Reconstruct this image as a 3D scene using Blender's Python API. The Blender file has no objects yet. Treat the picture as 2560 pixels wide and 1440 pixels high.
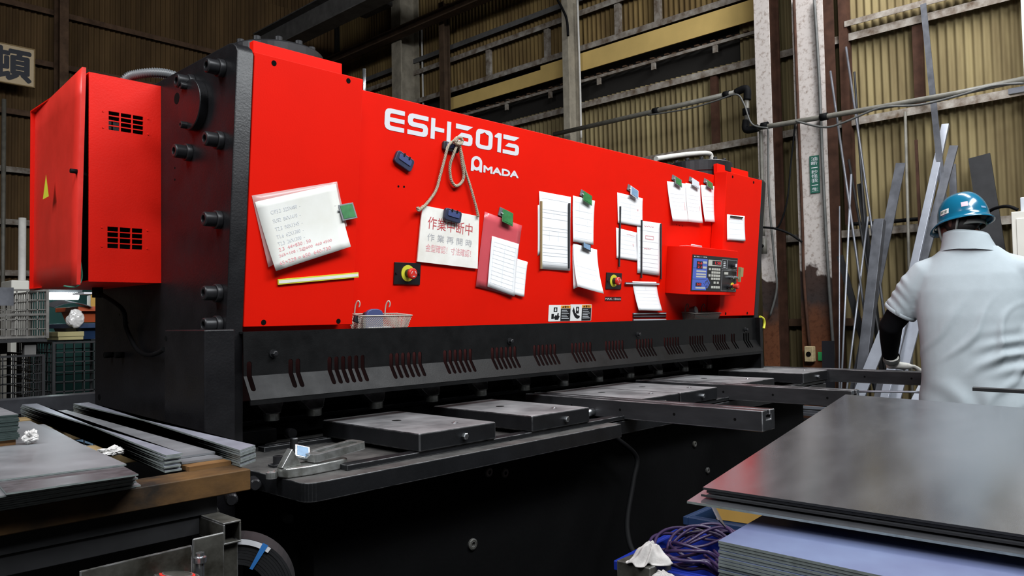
import bpy, bmesh, math, random
from mathutils import Vector, Matrix, noise

# ------------------------------------------------------------------ camera, world, lights, exposure
SC = bpy.context.scene
COL = SC.collection
YAW, PITCH, ROLL, FPX = math.radians(46.464), math.radians(2.1815), math.radians(-1.0411), 1931.1
EYE = Vector((0.0, 0.0, 1.25))
_f = Vector((math.sin(YAW)*math.cos(PITCH), math.cos(YAW)*math.cos(PITCH), math.sin(PITCH)))
_r = Vector((math.cos(YAW), -math.sin(YAW), 0.0))
_u = _r.cross(_f)
RGT = _r*math.cos(ROLL) + _u*math.sin(ROLL)
UPV = -_r*math.sin(ROLL) + _u*math.cos(ROLL)
FWD = _f
cam_data = bpy.data.cameras.new('camera')
cam_data.sensor_width = 36.0
cam_data.lens = FPX/2560.0*36.0
cam_data.clip_start = 0.02
cam = bpy.data.objects.new('camera', cam_data)
cam.matrix_world = Matrix(((RGT.x, UPV.x, -FWD.x, EYE.x), (RGT.y, UPV.y, -FWD.y, EYE.y), (RGT.z, UPV.z, -FWD.z, EYE.z), (0, 0, 0, 1)))
COL.objects.link(cam)
SC.camera = cam

world = bpy.data.worlds.new('world')
SC.world = world
world.use_nodes = True
world.node_tree.nodes['Background'].inputs[0].default_value = (0.55, 0.62, 0.75, 1)
world.node_tree.nodes['Background'].inputs[1].default_value = 0.010

SC.view_settings.view_transform = 'Standard'
SC.view_settings.look = 'None'
SC.view_settings.gamma = 1.0
SC.view_settings.use_curve_mapping = False
SC.view_settings.exposure = 0.45

def area(name, loc, target, sx, sy, power, color=(1, 1, 1)):
    d = bpy.data.lights.new(name, 'AREA')
    d.shape = 'RECTANGLE'; d.size = sx; d.size_y = sy; d.energy = power; d.color = color
    o = bpy.data.objects.new(name, d)
    o.location = loc
    o.rotation_euler = (Vector(target)-Vector(loc)).to_track_quat('-Z', 'Y').to_euler()
    COL.objects.link(o)
    return o
# rows of fluorescent fixtures hung under the roof, on the camera's side of the hall
area('ceiling_lamp_row', (0.2, -1.2, 4.9), (1.6, 1.6, 1.2), 3.2, 0.9, 175, (0.93, 0.97, 1.0))
area('ceiling_lamp_row', (3.4, -1.0, 5.2), (3.6, 1.4, 0.8), 3.2, 0.9, 185, (0.93, 0.97, 1.0))
area('ceiling_lamp_row', (5.6, 1.2, 5.3), (6.2, 1.8, 0.0), 0.6, 3.0, 110, (0.97, 0.98, 1.0))
area('ceiling_lamp_row', (-1.9, 2.2, 4.3), (0.8, 2.8, 1.2), 0.8, 2.4, 105, (0.95, 0.97, 1.0))

# ------------------------------------------------------------------ measuring helpers (photo pixel -> point on a known real plane)
def ray(u, v):
    return RGT*((u-1280.0)/FPX) - UPV*((v-720.0)/FPX) + FWD
def on(u, v, ax, val):
    d = ray(u, v)
    return EYE + d*((val-EYE[ax])/d[ax])
KL = 0.077/0.813                      # the press front leans forward towards the top
KN = math.sqrt(1+KL*KL)
EYL = Vector((0, -KL, 1))/KN
EZL = Vector((0, -1, -KL))/KN
def pp(u, v, off=-0.08):              # pixel -> (x, y) in the plane of the leaning front
    d = ray(u, v)
    t = (2.1747-off-KL*(EYE.z-1.235))/(d.y+KL*d.z)
    p = EYE+d*t
    return (p.x, (p-Vector((0, 2.1747-off, 1.235))).dot(EYL))
def PM(off=-0.08):                    # matrix of that plane, local z points to the viewer's side
    o = Vector((0, 2.1747-off, 1.235))
    return Matrix(((1, EYL.x, EZL.x, o.x), (0, EYL.y, EZL.y, o.y), (0, EYL.z, EZL.z, o.z), (0, 0, 0, 1)))
def frame(origin, ex, ey):
    ex = Vector(ex).normalized(); ey = Vector(ey); ez = ex.cross(ey).normalized(); ey = ez.cross(ex)
    o = Vector(origin)
    return Matrix(((ex.x, ey.x, ez.x, o.x), (ex.y, ey.y, ez.y, o.y), (ex.z, ey.z, ez.z, o.z), (0, 0, 0, 1)))

# ------------------------------------------------------------------ mesh helpers
RND = random.Random(7)
def B(): return bmesh.new()
def box(bm, x0, x1, y0, y1, z0, z1, M=None):
    vs = [bm.verts.new((x, y, z)) for z in (z0, z1) for y in (y0, y1) for x in (x0, x1)]
    for f in ((0, 2, 3, 1), (4, 5, 7, 6), (0, 1, 5, 4), (2, 6, 7, 3), (0, 4, 6, 2), (1, 3, 7, 5)):
        bm.faces.new([vs[i] for i in f])
    if M is not None:
        for v in vs: v.co = M @ v.co
    return vs
def prism(bm, pts, z0, z1, M=None):
    n = len(pts)
    a = [bm.verts.new((p[0], p[1], z0)) for p in pts]
    b = [bm.verts.new((p[0], p[1], z1)) for p in pts]
    bm.faces.new(a[::-1]); bm.faces.new(b)
    for i in range(n):
        j = (i+1) % n
        bm.faces.new((a[i], a[j], b[j], b[i]))
    if M is not None:
        for v in a+b: v.co = M @ v.co
def axes(d):
    d = Vector(d).normalized()
    h = Vector((0, 0, 1)) if abs(d.z) < 0.95 else Vector((1, 0, 0))
    a = d.cross(h).normalized()
    return d, a, a.cross(d).normalized()
def cyl(bm, p0, p1, r0, r1=None, n=16, caps=True):
    if r1 is None: r1 = r0
    p0 = Vector(p0); p1 = Vector(p1)
    d, a, b = axes(p1-p0)
    rings = []
    for p, r in ((p0, r0), (p1, r1)):
        rings.append([bm.verts.new(p+a*(r*math.cos(2*math.pi*i/n))+b*(r*math.sin(2*math.pi*i/n))) for i in range(n)])
    for i in range(n):
        j = (i+1) % n
        f = bm.faces.new((rings[0][i], rings[0][j], rings[1][j], rings[1][i])); f.smooth = True
    if caps:
        bm.faces.new(rings[0][::-1]); bm.faces.new(rings[1])
def lathe(bm, p0, dirv, prof, n=20):       # prof: list of (distance along axis, radius)
    p0 = Vector(p0); d, a, b = axes(dirv)
    rings = []
    for t, r in prof:
        rings.append([bm.verts.new(p0+d*t+a*(r*math.cos(2*math.pi*i/n))+b*(r*math.sin(2*math.pi*i/n))) for i in range(n)])
    for k in range(len(rings)-1):
        for i in range(n):
            j = (i+1) % n
            bm.faces.new((rings[k][i], rings[k][j], rings[k+1][j], rings[k+1][i]))
    bm.faces.new(rings[0][::-1]); bm.faces.new(rings[-1])
def smooth_path(pts, sub=6):
    pts = [Vector(p) for p in pts]
    out = []
    for i in range(len(pts)-1):
        p0 = pts[max(i-1, 0)]; p1 = pts[i]; p2 = pts[i+1]; p3 = pts[min(i+2, len(pts)-1)]
        for k in range(sub):
            t = k/sub
            out.append(0.5*((2*p1)+(-p0+p2)*t+(2*p0-5*p1+4*p2-p3)*t*t+(-p0+3*p1-3*p2+p3)*t**3))
    out.append(pts[-1])
    return out
def tube(bm, pts, r, n=8, caps=True, rf=None):
    pts = [Vector(p) for p in pts]
    prev = None; rings = []
    for i, p in enumerate(pts):
        t = (pts[min(i+1, len(pts)-1)]-pts[max(i-1, 0)])
        if t.length < 1e-9: t = Vector((0, 0, 1))
        t.normalize()
        if prev is None:
            _, a, b = axes(t)
        else:
            a = (prev-t*prev.dot(t))
            if a.length < 1e-6: _, a, b = axes(t)
            a.normalize(); b = a.cross(t).normalized()
        prev = a
        rr = r if rf is None else rf(i)
        rings.append([bm.verts.new(p+a*(rr*math.cos(2*math.pi*k/n))+b*(rr*math.sin(2*math.pi*k/n))) for k in range(n)])
    for i in range(len(rings)-1):
        for k in range(n):
            j = (k+1) % n
            f = bm.faces.new((rings[i][k], rings[i][j], rings[i+1][j], rings[i+1][k])); f.smooth = True
    if caps:
        bm.faces.new(rings[0][::-1]); bm.faces.new(rings[-1])
def bar(bm, p0, p1, w, h, up=(0, 0, 1)):   # rectangular bar between two points
    p0 = Vector(p0); p1 = Vector(p1); d = (p1-p0).normalized()
    up = Vector(up); a = d.cross(up)
    if a.length < 1e-4: a = d.cross(Vector((1, 0, 0)))
    a.normalize(); b = a.cross(d).normalized()
    vs = []
    for p in (p0, p1):
        for sa, sb in ((-1, -1), (1, -1), (1, 1), (-1, 1)):
            vs.append(bm.verts.new(p+a*(w/2*sa)+b*(h/2*sb)))
    for f in ((3, 2, 1, 0), (4, 5, 6, 7), (0, 1, 5, 4), (1, 2, 6, 5), (2, 3, 7, 6), (3, 0, 4, 7)):
        bm.faces.new([vs[i] for i in f])
def fill2d(loops, z0, z1, bend=None):
    """solid from 2D outlines (first outer, others holes or more islands); returns a mesh"""
    c = bpy.data.curves.new('outline', 'CURVE'); c.dimensions = '2D'; c.fill_mode = 'BOTH'
    c.extrude = (z1-z0)/2
    for lp in loops:
        s = c.splines.new('POLY'); s.points.add(len(lp)-1)
        for p, q in zip(s.points, lp): p.co = (q[0], q[1], 0, 1)
        s.use_cyclic_u = True
    o = bpy.data.objects.new('outline', c); COL.objects.link(o)
    dg = bpy.context.evaluated_depsgraph_get()
    m = bpy.data.meshes.new_from_object(o.evaluated_get(dg))
    bpy.data.objects.remove(o); bpy.data.curves.remove(c)
    m.transform(Matrix.Translation((0, 0, (z0+z1)/2)))
    m.materials.clear()
    return m
def rrect(x0, x1, y0, y1, r, n=4):
    pts = []
    for cx, cy, a0 in ((x1-r, y1-r, 0), (x0+r, y1-r, 90), (x0+r, y0+r, 180), (x1-r, y0+r, 270)):
        for k in range(n+1):
            a = math.radians(a0+90*k/n); pts.append((cx+r*math.cos(a), cy+r*math.sin(a)))
    return pts
def circle2(cx, cy, r, n=20): return [(cx+r*math.cos(2*math.pi*i/n), cy+r*math.sin(2*math.pi*i/n)) for i in range(n)]

MATS = {}
def obj(name, src, m, parent=None, bevel=0, seg=2, M=None, smooth=False):
    if isinstance(src, bmesh.types.BMesh):
        bmesh.ops.recalc_face_normals(src, faces=src.faces)
        me = bpy.data.meshes.new(name); src.to_mesh(me); src.free()
    else:
        me = src; me.name = name
    if not me.materials: me.materials.append(MATS[m] if isinstance(m, str) else m)
    if smooth:
        for p in me.polygons: p.use_smooth = True
    o = bpy.data.objects.new(name, me)
    COL.objects.link(o)
    if parent is not None: o.parent = parent
    if M is not None: o.matrix_local = M
    if bevel:
        b = o.modifiers.new('bevel', 'BEVEL'); b.width = bevel; b.segments = seg; b.limit_method = 'ANGLE'; b.angle_limit = math.radians(40)
        if seg > 1:
            b.harden_normals = True
            for p in me.polygons: p.use_smooth = True
    return o
def tag(o, label=None, cat=None, group=None, kind=None):
    if label: o['label'] = label
    if cat: o['category'] = cat
    if group: o['group'] = group
    if kind: o['kind'] = kind
    return o
def thing(name, label, cat, loc=(0, 0, 0), group=None, M=None):
    o = bpy.data.objects.new(name, None); COL.objects.link(o)
    o.empty_display_size = 0.05
    if M is not None: o.matrix_world = M
    else: o.location = loc
    return tag(o, label, cat, group)
def dup(o, parent=None):
    c = o.copy(); COL.objects.link(c); c.parent = parent
    for ch in o.children:
        dup(ch, c)
    return c
def lettering(name, body, size, M, m, parent, align='LEFT', extr=0.0003, sx=1.0, shear=0.0, bold=0.0, spacing=1.0, fit=None, thick=0.0):
    c = bpy.data.curves.new('txt', 'FONT'); c.body = body; c.size = size; c.align_x = align
    c.extrude = extr; c.shear = shear; c.offset = bold; c.space_character = spacing; c.resolution_u = 3
    o = bpy.data.objects.new('txt', c); COL.objects.link(o)
    dg = bpy.context.evaluated_depsgraph_get()
    me = bpy.data.meshes.new_from_object(o.evaluated_get(dg))
    bpy.data.objects.remove(o); bpy.data.curves.remove(c)
    me.materials.clear()
    if fit and len(me.vertices):        # stretch into a box (x0, x1, y0, y1)
        xs = [v.co.x for v in me.vertices]; ys = [v.co.y for v in me.vertices]
        ax, bx, ay, by = min(xs), max(xs), min(ys), max(ys)
        for v in me.vertices:
            v.co.x = fit[0]+(v.co.x-ax)/max(bx-ax, 1e-6)*(fit[1]-fit[0])
            v.co.y = fit[2]+(v.co.y-ay)/max(by-ay, 1e-6)*(fit[3]-fit[2])
    elif sx != 1.0:
        for v in me.vertices: v.co.x *= sx
    if thick:                           # heavier strokes: the outline laid down several times with small shifts
        bm = bmesh.new()
        for k in range(8):
            t2 = me.copy(); t2.transform(Matrix.Translation((thick*math.cos(k*math.pi/4), thick*math.sin(k*math.pi/4), 0.00002*k))); bm.from_mesh(t2); bpy.data.meshes.remove(t2)
        bm.to_mesh(me); bm.free()
    return obj(name, me, m, parent, M=M)

# ------------------------------------------------------------------ materials
def mat(name, col, rough=0.5, metal=0.0, var=0.0, scale=8.0, bump=0.0, bscale=60.0, col2=None, spec=0.5, rvar=0.0, alpha=1.0, trans=0.0, emit=None, estr=0.0, stretch=(1, 1, 1), coat=0.0, sharp=False, wear=0.0):
    m = bpy.data.materials.new(name); m.use_nodes = True
    nt = m.node_tree; p = nt.nodes['Principled BSDF']
    p.inputs['Base Color'].default_value = (*col, 1)
    p.inputs['Roughness'].default_value = rough
    p.inputs['Metallic'].default_value = metal
    p.inputs['Specular IOR Level'].default_value = spec
    p.inputs['Coat Weight'].default_value = coat
    if alpha < 1: p.inputs['Alpha'].default_value = alpha
    if trans: p.inputs['Transmission Weight'].default_value = trans
    if emit:
        p.inputs['Emission Color'].default_value = (*emit, 1); p.inputs['Emission Strength'].default_value = estr
    if var or rvar or bump or col2:
        tc = nt.nodes.new('ShaderNodeTexCoord'); mp = nt.nodes.new('ShaderNodeMapping')
        mp.inputs['Scale'].default_value = stretch
        nt.links.new(tc.outputs['Object'], mp.inputs[0])
    if var or col2 or rvar:
        n = nt.nodes.new('ShaderNodeTexNoise'); n.inputs['Scale'].default_value = scale; n.inputs['Detail'].default_value = 5; n.inputs['Roughness'].default_value = 0.6
        nt.links.new(mp.outputs[0], n.inputs['Vector'])
        if var or col2:
            r = nt.nodes.new('ShaderNodeValToRGB')
            lo, hi = (0.47, 0.56) if sharp else (0.32, 0.68)
            r.color_ramp.elements[0].position = lo; r.color_ramp.elements[1].position = hi
            c2 = col2 if col2 else tuple(c*(1-var) for c in col)
            r.color_ramp.elements[0].color = (*c2, 1); r.color_ramp.elements[1].color = (*col, 1)
            nt.links.new(n.outputs[0], r.inputs[0]); nt.links.new(r.outputs[0], p.inputs['Base Color'])
        if rvar:
            mr = nt.nodes.new('ShaderNodeMapRange')
            mr.inputs['From Min'].default_value = 0.15; mr.inputs['From Max'].default_value = 0.85
            mr.inputs['To Min'].default_value = max(rough-rvar, 0.03); mr.inputs['To Max'].default_value = min(rough+rvar, 1)
            nt.links.new(n.outputs[0], mr.inputs[0]); nt.links.new(mr.outputs[0], p.inputs['Roughness'])
    if bump:
        n2 = nt.nodes.new('ShaderNodeTexNoise'); n2.inputs['Scale'].default_value = bscale; n2.inputs['Detail'].default_value = 4
        nt.links.new(mp.outputs[0], n2.inputs['Vector'])
        b = nt.nodes.new('ShaderNodeBump'); b.inputs['Strength'].default_value = bump; b.inputs['Distance'].default_value = 0.004
        nt.links.new(n2.outputs[0], b.inputs['Height']); nt.links.new(b.outputs[0], p.inputs['Normal'])
    if wear:                            # bare bright metal rubbed free along the edges
        bv = nt.nodes.new('ShaderNodeBevel'); bv.samples = 6; bv.inputs['Radius'].default_value = 0.0035
        ge = nt.nodes.new('ShaderNodeNewGeometry')
        dt = nt.nodes.new('ShaderNodeVectorMath'); dt.operation = 'DOT_PRODUCT'
        nt.links.new(bv.outputs[0], dt.inputs[0]); nt.links.new(ge.outputs['True Normal'], dt.inputs[1])
        rg = nt.nodes.new('ShaderNodeMapRange'); rg.inputs['From Min'].default_value = 0.995; rg.inputs['From Max'].default_value = 0.90
        rg.inputs['To Min'].default_value = 0.0; rg.inputs['To Max'].default_value = 1.0
        nt.links.new(dt.outputs['Value'], rg.inputs[0])
        ns = nt.nodes.new('ShaderNodeTexNoise'); ns.inputs['Scale'].default_value = 30; ns.inputs['Detail'].default_value = 4
        nt.links.new(mp.outputs[0], ns.inputs['Vector'])
        rn = nt.nodes.new('ShaderNodeMapRange'); rn.inputs['From Min'].default_value = 0.35; rn.inputs['From Max'].default_value = 0.60
        nt.links.new(ns.outputs[0], rn.inputs[0])
        mu = nt.nodes.new('ShaderNodeMath'); mu.operation = 'MULTIPLY'; nt.links.new(rg.outputs[0], mu.inputs[0]); nt.links.new(rn.outputs[0], mu.inputs[1])
        mx = nt.nodes.new('ShaderNodeMix'); mx.data_type = 'RGBA'
        src = p.inputs['Base Color'].links[0].from_socket
        nt.links.new(mu.outputs[0], mx.inputs[0]); nt.links.new(src, mx.inputs[6]); mx.inputs[7].default_value = (wear, wear, wear*1.02, 1)
        nt.links.new(mx.outputs[2], p.inputs['Base Color'])
    MATS[name] = m
    return m
mat('red', (0.73, 0.0075, 0.0008), 0.55, var=0.07, scale=3, bump=0.05, bscale=220, spec=0.10)
mat('red_door', (0.68, 0.030, 0.020), 0.33, var=0.15, scale=5, bump=0.16, bscale=26, spec=0.5, rvar=0.10)
mat('red_box', (0.72, 0.010, 0.003), 0.42, var=0.10, scale=4, bump=0.08, bscale=160, spec=0.22)
mat('red_dark', (0.045, 0.0015, 0.001), 0.6)
mat('black_paint', (0.0075, 0.0072, 0.0085), 0.40, var=0.3, scale=9, bump=0.16, bscale=170, spec=0.36, rvar=0.10)
mat('black_guard', (0.0050, 0.0051, 0.0055), 0.50, var=0.35, scale=14, bump=0.10, bscale=260, spec=0.20, rvar=0.12)
mat('black_bed', (0.0022, 0.0022, 0.0025), 0.75, var=0.4, scale=6, bump=0.15, bscale=70, spec=0.10)
mat('black_hole', (0.002, 0.002, 0.002), 0.9, spec=0.1)
mat('bolt_black', (0.018, 0.018, 0.020), 0.40, metal=0.2, var=0.3, scale=50, spec=0.4)
mat('table_steel', (0.27, 0.27, 0.275), 0.42, metal=0.2, col2=(0.13, 0.13, 0.134), scale=7, bump=0.06, bscale=120, rvar=0.10, wear=0.9)
mat('table_top', (0.075, 0.072, 0.068), 0.6, col2=(0.030, 0.029, 0.028), scale=16, bump=0.12, bscale=120)
mat('table_side', (0.010, 0.0105, 0.012), 0.45, metal=0.1, var=0.4, scale=12, bump=0.10, bscale=140, spec=0.30, wear=0.35)
mat('arm_steel', (0.045, 0.046, 0.050), 0.34, metal=0.35, var=0.5, scale=10, bump=0.05, bscale=120, rvar=0.10, stretch=(1, 0.3, 1), wear=0.9)
mat('bright_steel', (0.52, 0.54, 0.56), 0.28, metal=0.95, var=0.3, scale=20, rvar=0.1)
mat('cast_steel', (0.42, 0.43, 0.42), 0.28, metal=0.7, col2=(0.16, 0.16, 0.14), scale=28, bump=0.15, bscale=60, wear=0.8)
mat('sheet_dark', (0.36, 0.37, 0.40), 0.20, metal=0.9, col2=(0.25, 0.25, 0.27), scale=3.0, rvar=0.06, stretch=(0.6, 2.4, 1), bump=0.03, bscale=6)
mat('sheet_blue', (0.17, 0.215, 0.36), 0.40, metal=0.45, col2=(0.115, 0.125, 0.25), scale=3.0, rvar=0.05)
mat('sheet_grey', (0.27, 0.275, 0.29), 0.42, metal=0.35, var=0.40, scale=6, rvar=0.10)
mat('sheet_spot', (0.15, 0.145, 0.155), 0.36, metal=0.5, var=0.35, scale=40, rvar=0.1)
mat('strip_steel', (0.32, 0.33, 0.39), 0.40, metal=0.3, var=0.35, scale=7, rvar=0.08)
mat('strip_edge', (0.30, 0.34, 0.33), 0.5, metal=0.4, var=0.35, scale=60)
mat('stack_green', (0.05, 0.075, 0.07), 0.45, metal=0.4, var=0.3, scale=30)
mat('steel_bar', (0.15, 0.155, 0.175), 0.42, metal=0.5, var=0.35, scale=9, rvar=0.1)
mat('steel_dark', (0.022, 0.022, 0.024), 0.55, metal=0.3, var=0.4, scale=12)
mat('steel_light', (0.33, 0.35, 0.40), 0.38, metal=0.5, var=0.2, scale=6)
mat('rust', (0.075, 0.034, 0.021), 0.8, var=0.5, scale=10, spec=0.2)
mat('tube_worn', (0.10, 0.097, 0.085), 0.45, metal=0.4, col2=(0.020, 0.018, 0.013), scale=14, bump=0.15, bscale=60, wear=0.35)
mat('slate', (0.250, 0.200, 0.100), 0.85, col2=(0.130, 0.096, 0.048), scale=5, spec=0.15, stretch=(1, 1, 0.12), bump=0.2, bscale=90)
mat('slate_brown', (0.135, 0.080, 0.034), 0.85, col2=(0.060, 0.035, 0.016), scale=4, spec=0.2, stretch=(1, 1, 0.12))
mat('wall_backing', (0.010, 0.008, 0.006), 0.9)
mat('girt', (0.36, 0.33, 0.29), 0.75, col2=(0.11, 0.075, 0.05), scale=11, spec=0.25)
mat('girt_brown', (0.13, 0.075, 0.045), 0.8, var=0.5, scale=9, spec=0.2)
mat('yellow_board', (0.66, 0.46, 0.16), 0.7, var=0.18, scale=3, spec=0.2)
mat('concrete', (0.022, 0.021, 0.020), 0.85, var=0.5, scale=3, bump=0.3, bscale=20, spec=0.2)
mat('roof_dark', (0.018, 0.015, 0.012), 0.9, spec=0.1)
mat('beam_brown', (0.10, 0.062, 0.038), 0.75, var=0.5, scale=6, spec=0.25)
mat('beam_grey', (0.13, 0.125, 0.12), 0.7, var=0.4, scale=6, spec=0.25)
mat('pipe_grey', (0.16, 0.15, 0.125), 0.5, var=0.4, scale=14)
mat('pipe_white', (0.60, 0.58, 0.54), 0.5, var=0.2, scale=14)
mat('cable_black', (0.0035, 0.0035, 0.004), 0.7, spec=0.12)
mat('cable_grey', (0.10, 0.10, 0.095), 0.5, var=0.3, scale=20)
mat('hose_grey', (0.10, 0.105, 0.11), 0.42)
mat('white_print', (0.66, 0.66, 0.69), 0.5)
mat('paper', (0.93, 0.94, 0.95), 0.7, spec=0.2)
mat('paper_old', (0.80, 0.80, 0.76), 0.65, col2=(0.72, 0.71, 0.65), scale=7, spec=0.2)
mat('board_white', (0.90, 0.88, 0.83), 0.6, col2=(0.76, 0.73, 0.66), scale=9, spec=0.25)
mat('sleeve_pink', (0.62, 0.09, 0.11), 0.3, var=0.1, spec=0.5)
mat('sleeve_clear', (0.80, 0.48, 0.46), 0.25, spec=0.5, alpha=0.6)
mat('ink_grey', (0.42, 0.42, 0.44), 0.7)
mat('ink_line', (0.66, 0.68, 0.71), 0.7)
mat('ink_dark', (0.10, 0.10, 0.11), 0.7)
mat('ink_red', (0.50, 0.05, 0.06), 0.7)
mat('ink_pink', (0.78, 0.36, 0.38), 0.7)
mat('magnet_blue', (0.035, 0.042, 0.085), 0.45, var=0.3, scale=40)
mat('magnet_black', (0.022, 0.023, 0.028), 0.45)
mat('magnet_navy', (0.06, 0.08, 0.20), 0.4)
mat('clip_green', (0.035, 0.20, 0.060), 0.4, var=0.35, scale=60)
mat('clip_blue', (0.17, 0.29, 0.44), 0.5, var=0.2, scale=60)
mat('clip_white', (0.55, 0.58, 0.62), 0.4)
mat('clip_grey', (0.20, 0.21, 0.22), 0.4, metal=0.3)
mat('rope', (0.50, 0.44, 0.34), 0.85, col2=(0.30, 0.25, 0.18), scale=90, spec=0.15)
mat('estop_yellow', (0.62, 0.60, 0.04), 0.5)
mat('estop_red', (0.62, 0.03, 0.02), 0.35)
mat('estop_black', (0.010, 0.010, 0.011), 0.4)
mat('panel_blue', (0.075, 0.13, 0.50), 0.45)
mat('panel_black', (0.012, 0.012, 0.014), 0.4)
mat('panel_key', (0.50, 0.49, 0.44), 0.5)
mat('led_red', (0.3, 0.005, 0.01), 0.4, emit=(1.0, 0.03, 0.05), estr=0.5)
mat('orange', (0.80, 0.32, 0.02), 0.5)
mat('wire_white', (0.55, 0.52, 0.45), 0.45, metal=0.2)
mat('wire_dark', (0.12, 0.11, 0.10), 0.45, metal=0.5)
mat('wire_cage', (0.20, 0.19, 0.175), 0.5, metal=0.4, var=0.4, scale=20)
mat('wood', (0.18, 0.095, 0.035), 0.75, col2=(0.09, 0.042, 0.015), scale=9, stretch=(0.3, 3, 3), spec=0.2)
mat('wood_dark', (0.125, 0.062, 0.018), 0.7, col2=(0.012, 0.008, 0.005), scale=4.5, stretch=(1.2, 1.6, 1.6), spec=0.3, bump=0.2, bscale=40)
mat('wood_pale', (0.36, 0.25, 0.12), 0.75, var=0.25, scale=9, stretch=(0.3, 3, 3), spec=0.2)
mat('plastic_wrap', (0.62, 0.60, 0.58), 0.18, spec=0.7, var=0.25, scale=30, bump=0.8, bscale=40)
mat('crate_blue', (0.006, 0.020, 0.22), 0.4)
mat('crate_navy', (0.010, 0.028, 0.075), 0.45)
mat('crate_orange', (0.35, 0.06, 0.015), 0.5)
mat('crate_olive', (0.30, 0.26, 0.12), 0.6)
mat('crate_dark', (0.012, 0.012, 0.016), 0.5)
mat('cardboard', (0.42, 0.25, 0.06), 0.75, var=0.15, scale=6, spec=0.2)
mat('cable_purple', (0.030, 0.016, 0.055), 0.4)
mat('rag', (0.56, 0.54, 0.52), 0.9, col2=(0.26, 0.24, 0.23), scale=9, spec=0.1, bump=0.3, bscale=120)
mat('strap_blue', (0.03, 0.16, 0.45), 0.4)
mat('cabinet_white', (0.72, 0.70, 0.63), 0.5, var=0.08, scale=4)
mat('sign_beige', (0.72, 0.56, 0.36), 0.65, var=0.1, scale=5, spec=0.2)
mat('sign_navy', (0.025, 0.028, 0.040), 0.6)
mat('sign_green', (0.015, 0.11, 0.075), 0.5, var=0.15, scale=20)
mat('green_tape', (0.03, 0.35, 0.10), 0.5)
mat('green_panel', (0.002, 0.013, 0.011), 0.7, spec=0.1)
mat('outlet', (0.55, 0.43, 0.24), 0.6, var=0.35, scale=40)
mat('lamp_tube', (1, 1, 1), 0.4, emit=(0.80, 0.94, 1.0), estr=28.0)
mat('skylight', (0.5, 0.5, 0.5), 0.5, emit=(0.92, 0.96, 1.0), estr=0.55)
mat('skin', (0.10, 0.050, 0.035), 0.55)
mat('shirt', (0.385, 0.435, 0.462), 0.85, var=0.06, scale=20, bump=0.12, bscale=500, spec=0.15)
mat('trousers', (0.018, 0.022, 0.030), 0.85, spec=0.15)
mat('arm_cover', (0.004, 0.004, 0.005), 0.9, spec=0.1)
mat('glove', (0.72, 0.71, 0.66), 0.85, bump=0.3, bscale=300, spec=0.15)
mat('helmet', (0.006, 0.115, 0.205), 0.20, coat=0.4)
mat('helmet_strap', (0.16, 0.17, 0.16), 0.55)
mat('hair', (0.008, 0.007, 0.007), 0.7)
mat('shoe', (0.012, 0.012, 0.012), 0.5)
mat('sticker_white', (0.8, 0.8, 0.78), 0.5)
mat('sticker_pink', (0.62, 0.42, 0.48), 0.5)
mat('copper_green', (0.05, 0.20, 0.14), 0.4)

def painted_column():
    # white paint above, bare rusty brown below; the paint edge is ragged, worn by use
    m = bpy.data.materials.new('column_paint'); m.use_nodes = True
    nt = m.node_tree; p = nt.nodes['Principled BSDF']; p.inputs['Roughness'].default_value = 0.75; p.inputs['Specular IOR Level'].default_value = 0.25
    g = nt.nodes.new('ShaderNodeNewGeometry'); sx = nt.nodes.new('ShaderNodeSeparateXYZ'); nt.links.new(g.outputs['Position'], sx.inputs[0])
    n = nt.nodes.new('ShaderNodeTexNoise'); n.inputs['Scale'].default_value = 5; n.inputs['Detail'].default_value = 6; nt.links.new(g.outputs['Position'], n.inputs['Vector'])
    ad = nt.nodes.new('ShaderNodeMath'); ad.operation = 'MULTIPLY_ADD'; ad.inputs[1].default_value = 0.55; nt.links.new(n.outputs[0], ad.inputs[0]); nt.links.new(sx.outputs['Z'], ad.inputs[2])
    r = nt.nodes.new('ShaderNodeValToRGB'); mr = nt.nodes.new('ShaderNodeMapRange')
    mr.inputs['From Min'].default_value = 1.0; mr.inputs['From Max'].default_value = 2.6
    nt.links.new(ad.outputs[0], mr.inputs[0]); nt.links.new(mr.outputs[0], r.inputs[0])
    els = r.color_ramp.elements
    els[0].position = 0.0; els[0].color = (0.16, 0.055, 0.022, 1)
    els[1].position = 0.53; els[1].color = (0.045, 0.026, 0.020, 1)
    e = els.new(0.25); e.color = (0.11, 0.04, 0.018, 1)
    e = els.new(0.40); e.color = (0.035, 0.026, 0.024, 1)
    e = els.new(0.55); e.color = (0.52, 0.47, 0.44, 1)
    n2 = nt.nodes.new('ShaderNodeTexNoise'); n2.inputs['Scale'].default_value = 26; n2.inputs['Detail'].default_value = 8; n2.inputs['Roughness'].default_value = 0.7; nt.links.new(g.outputs['Position'], n2.inputs['Vector'])
    r2 = nt.nodes.new('ShaderNodeValToRGB'); r2.color_ramp.elements[0].position = 0.30; r2.color_ramp.elements[1].position = 0.50
    r2.color_ramp.elements[0].color = (0.45, 0.38, 0.33, 1); r2.color_ramp.elements[1].color = (1, 1, 1, 1); nt.links.new(n2.outputs[0], r2.inputs[0])
    mx = nt.nodes.new('ShaderNodeMix'); mx.data_type = 'RGBA'; mx.blend_type = 'MULTIPLY'; mx.inputs[0].default_value = 1
    nt.links.new(r.outputs[0], mx.inputs[6]); nt.links.new(r2.outputs[0], mx.inputs[7]); nt.links.new(mx.outputs[2], p.inputs['Base Color'])
    MATS['column_paint'] = m
painted_column()
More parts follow.
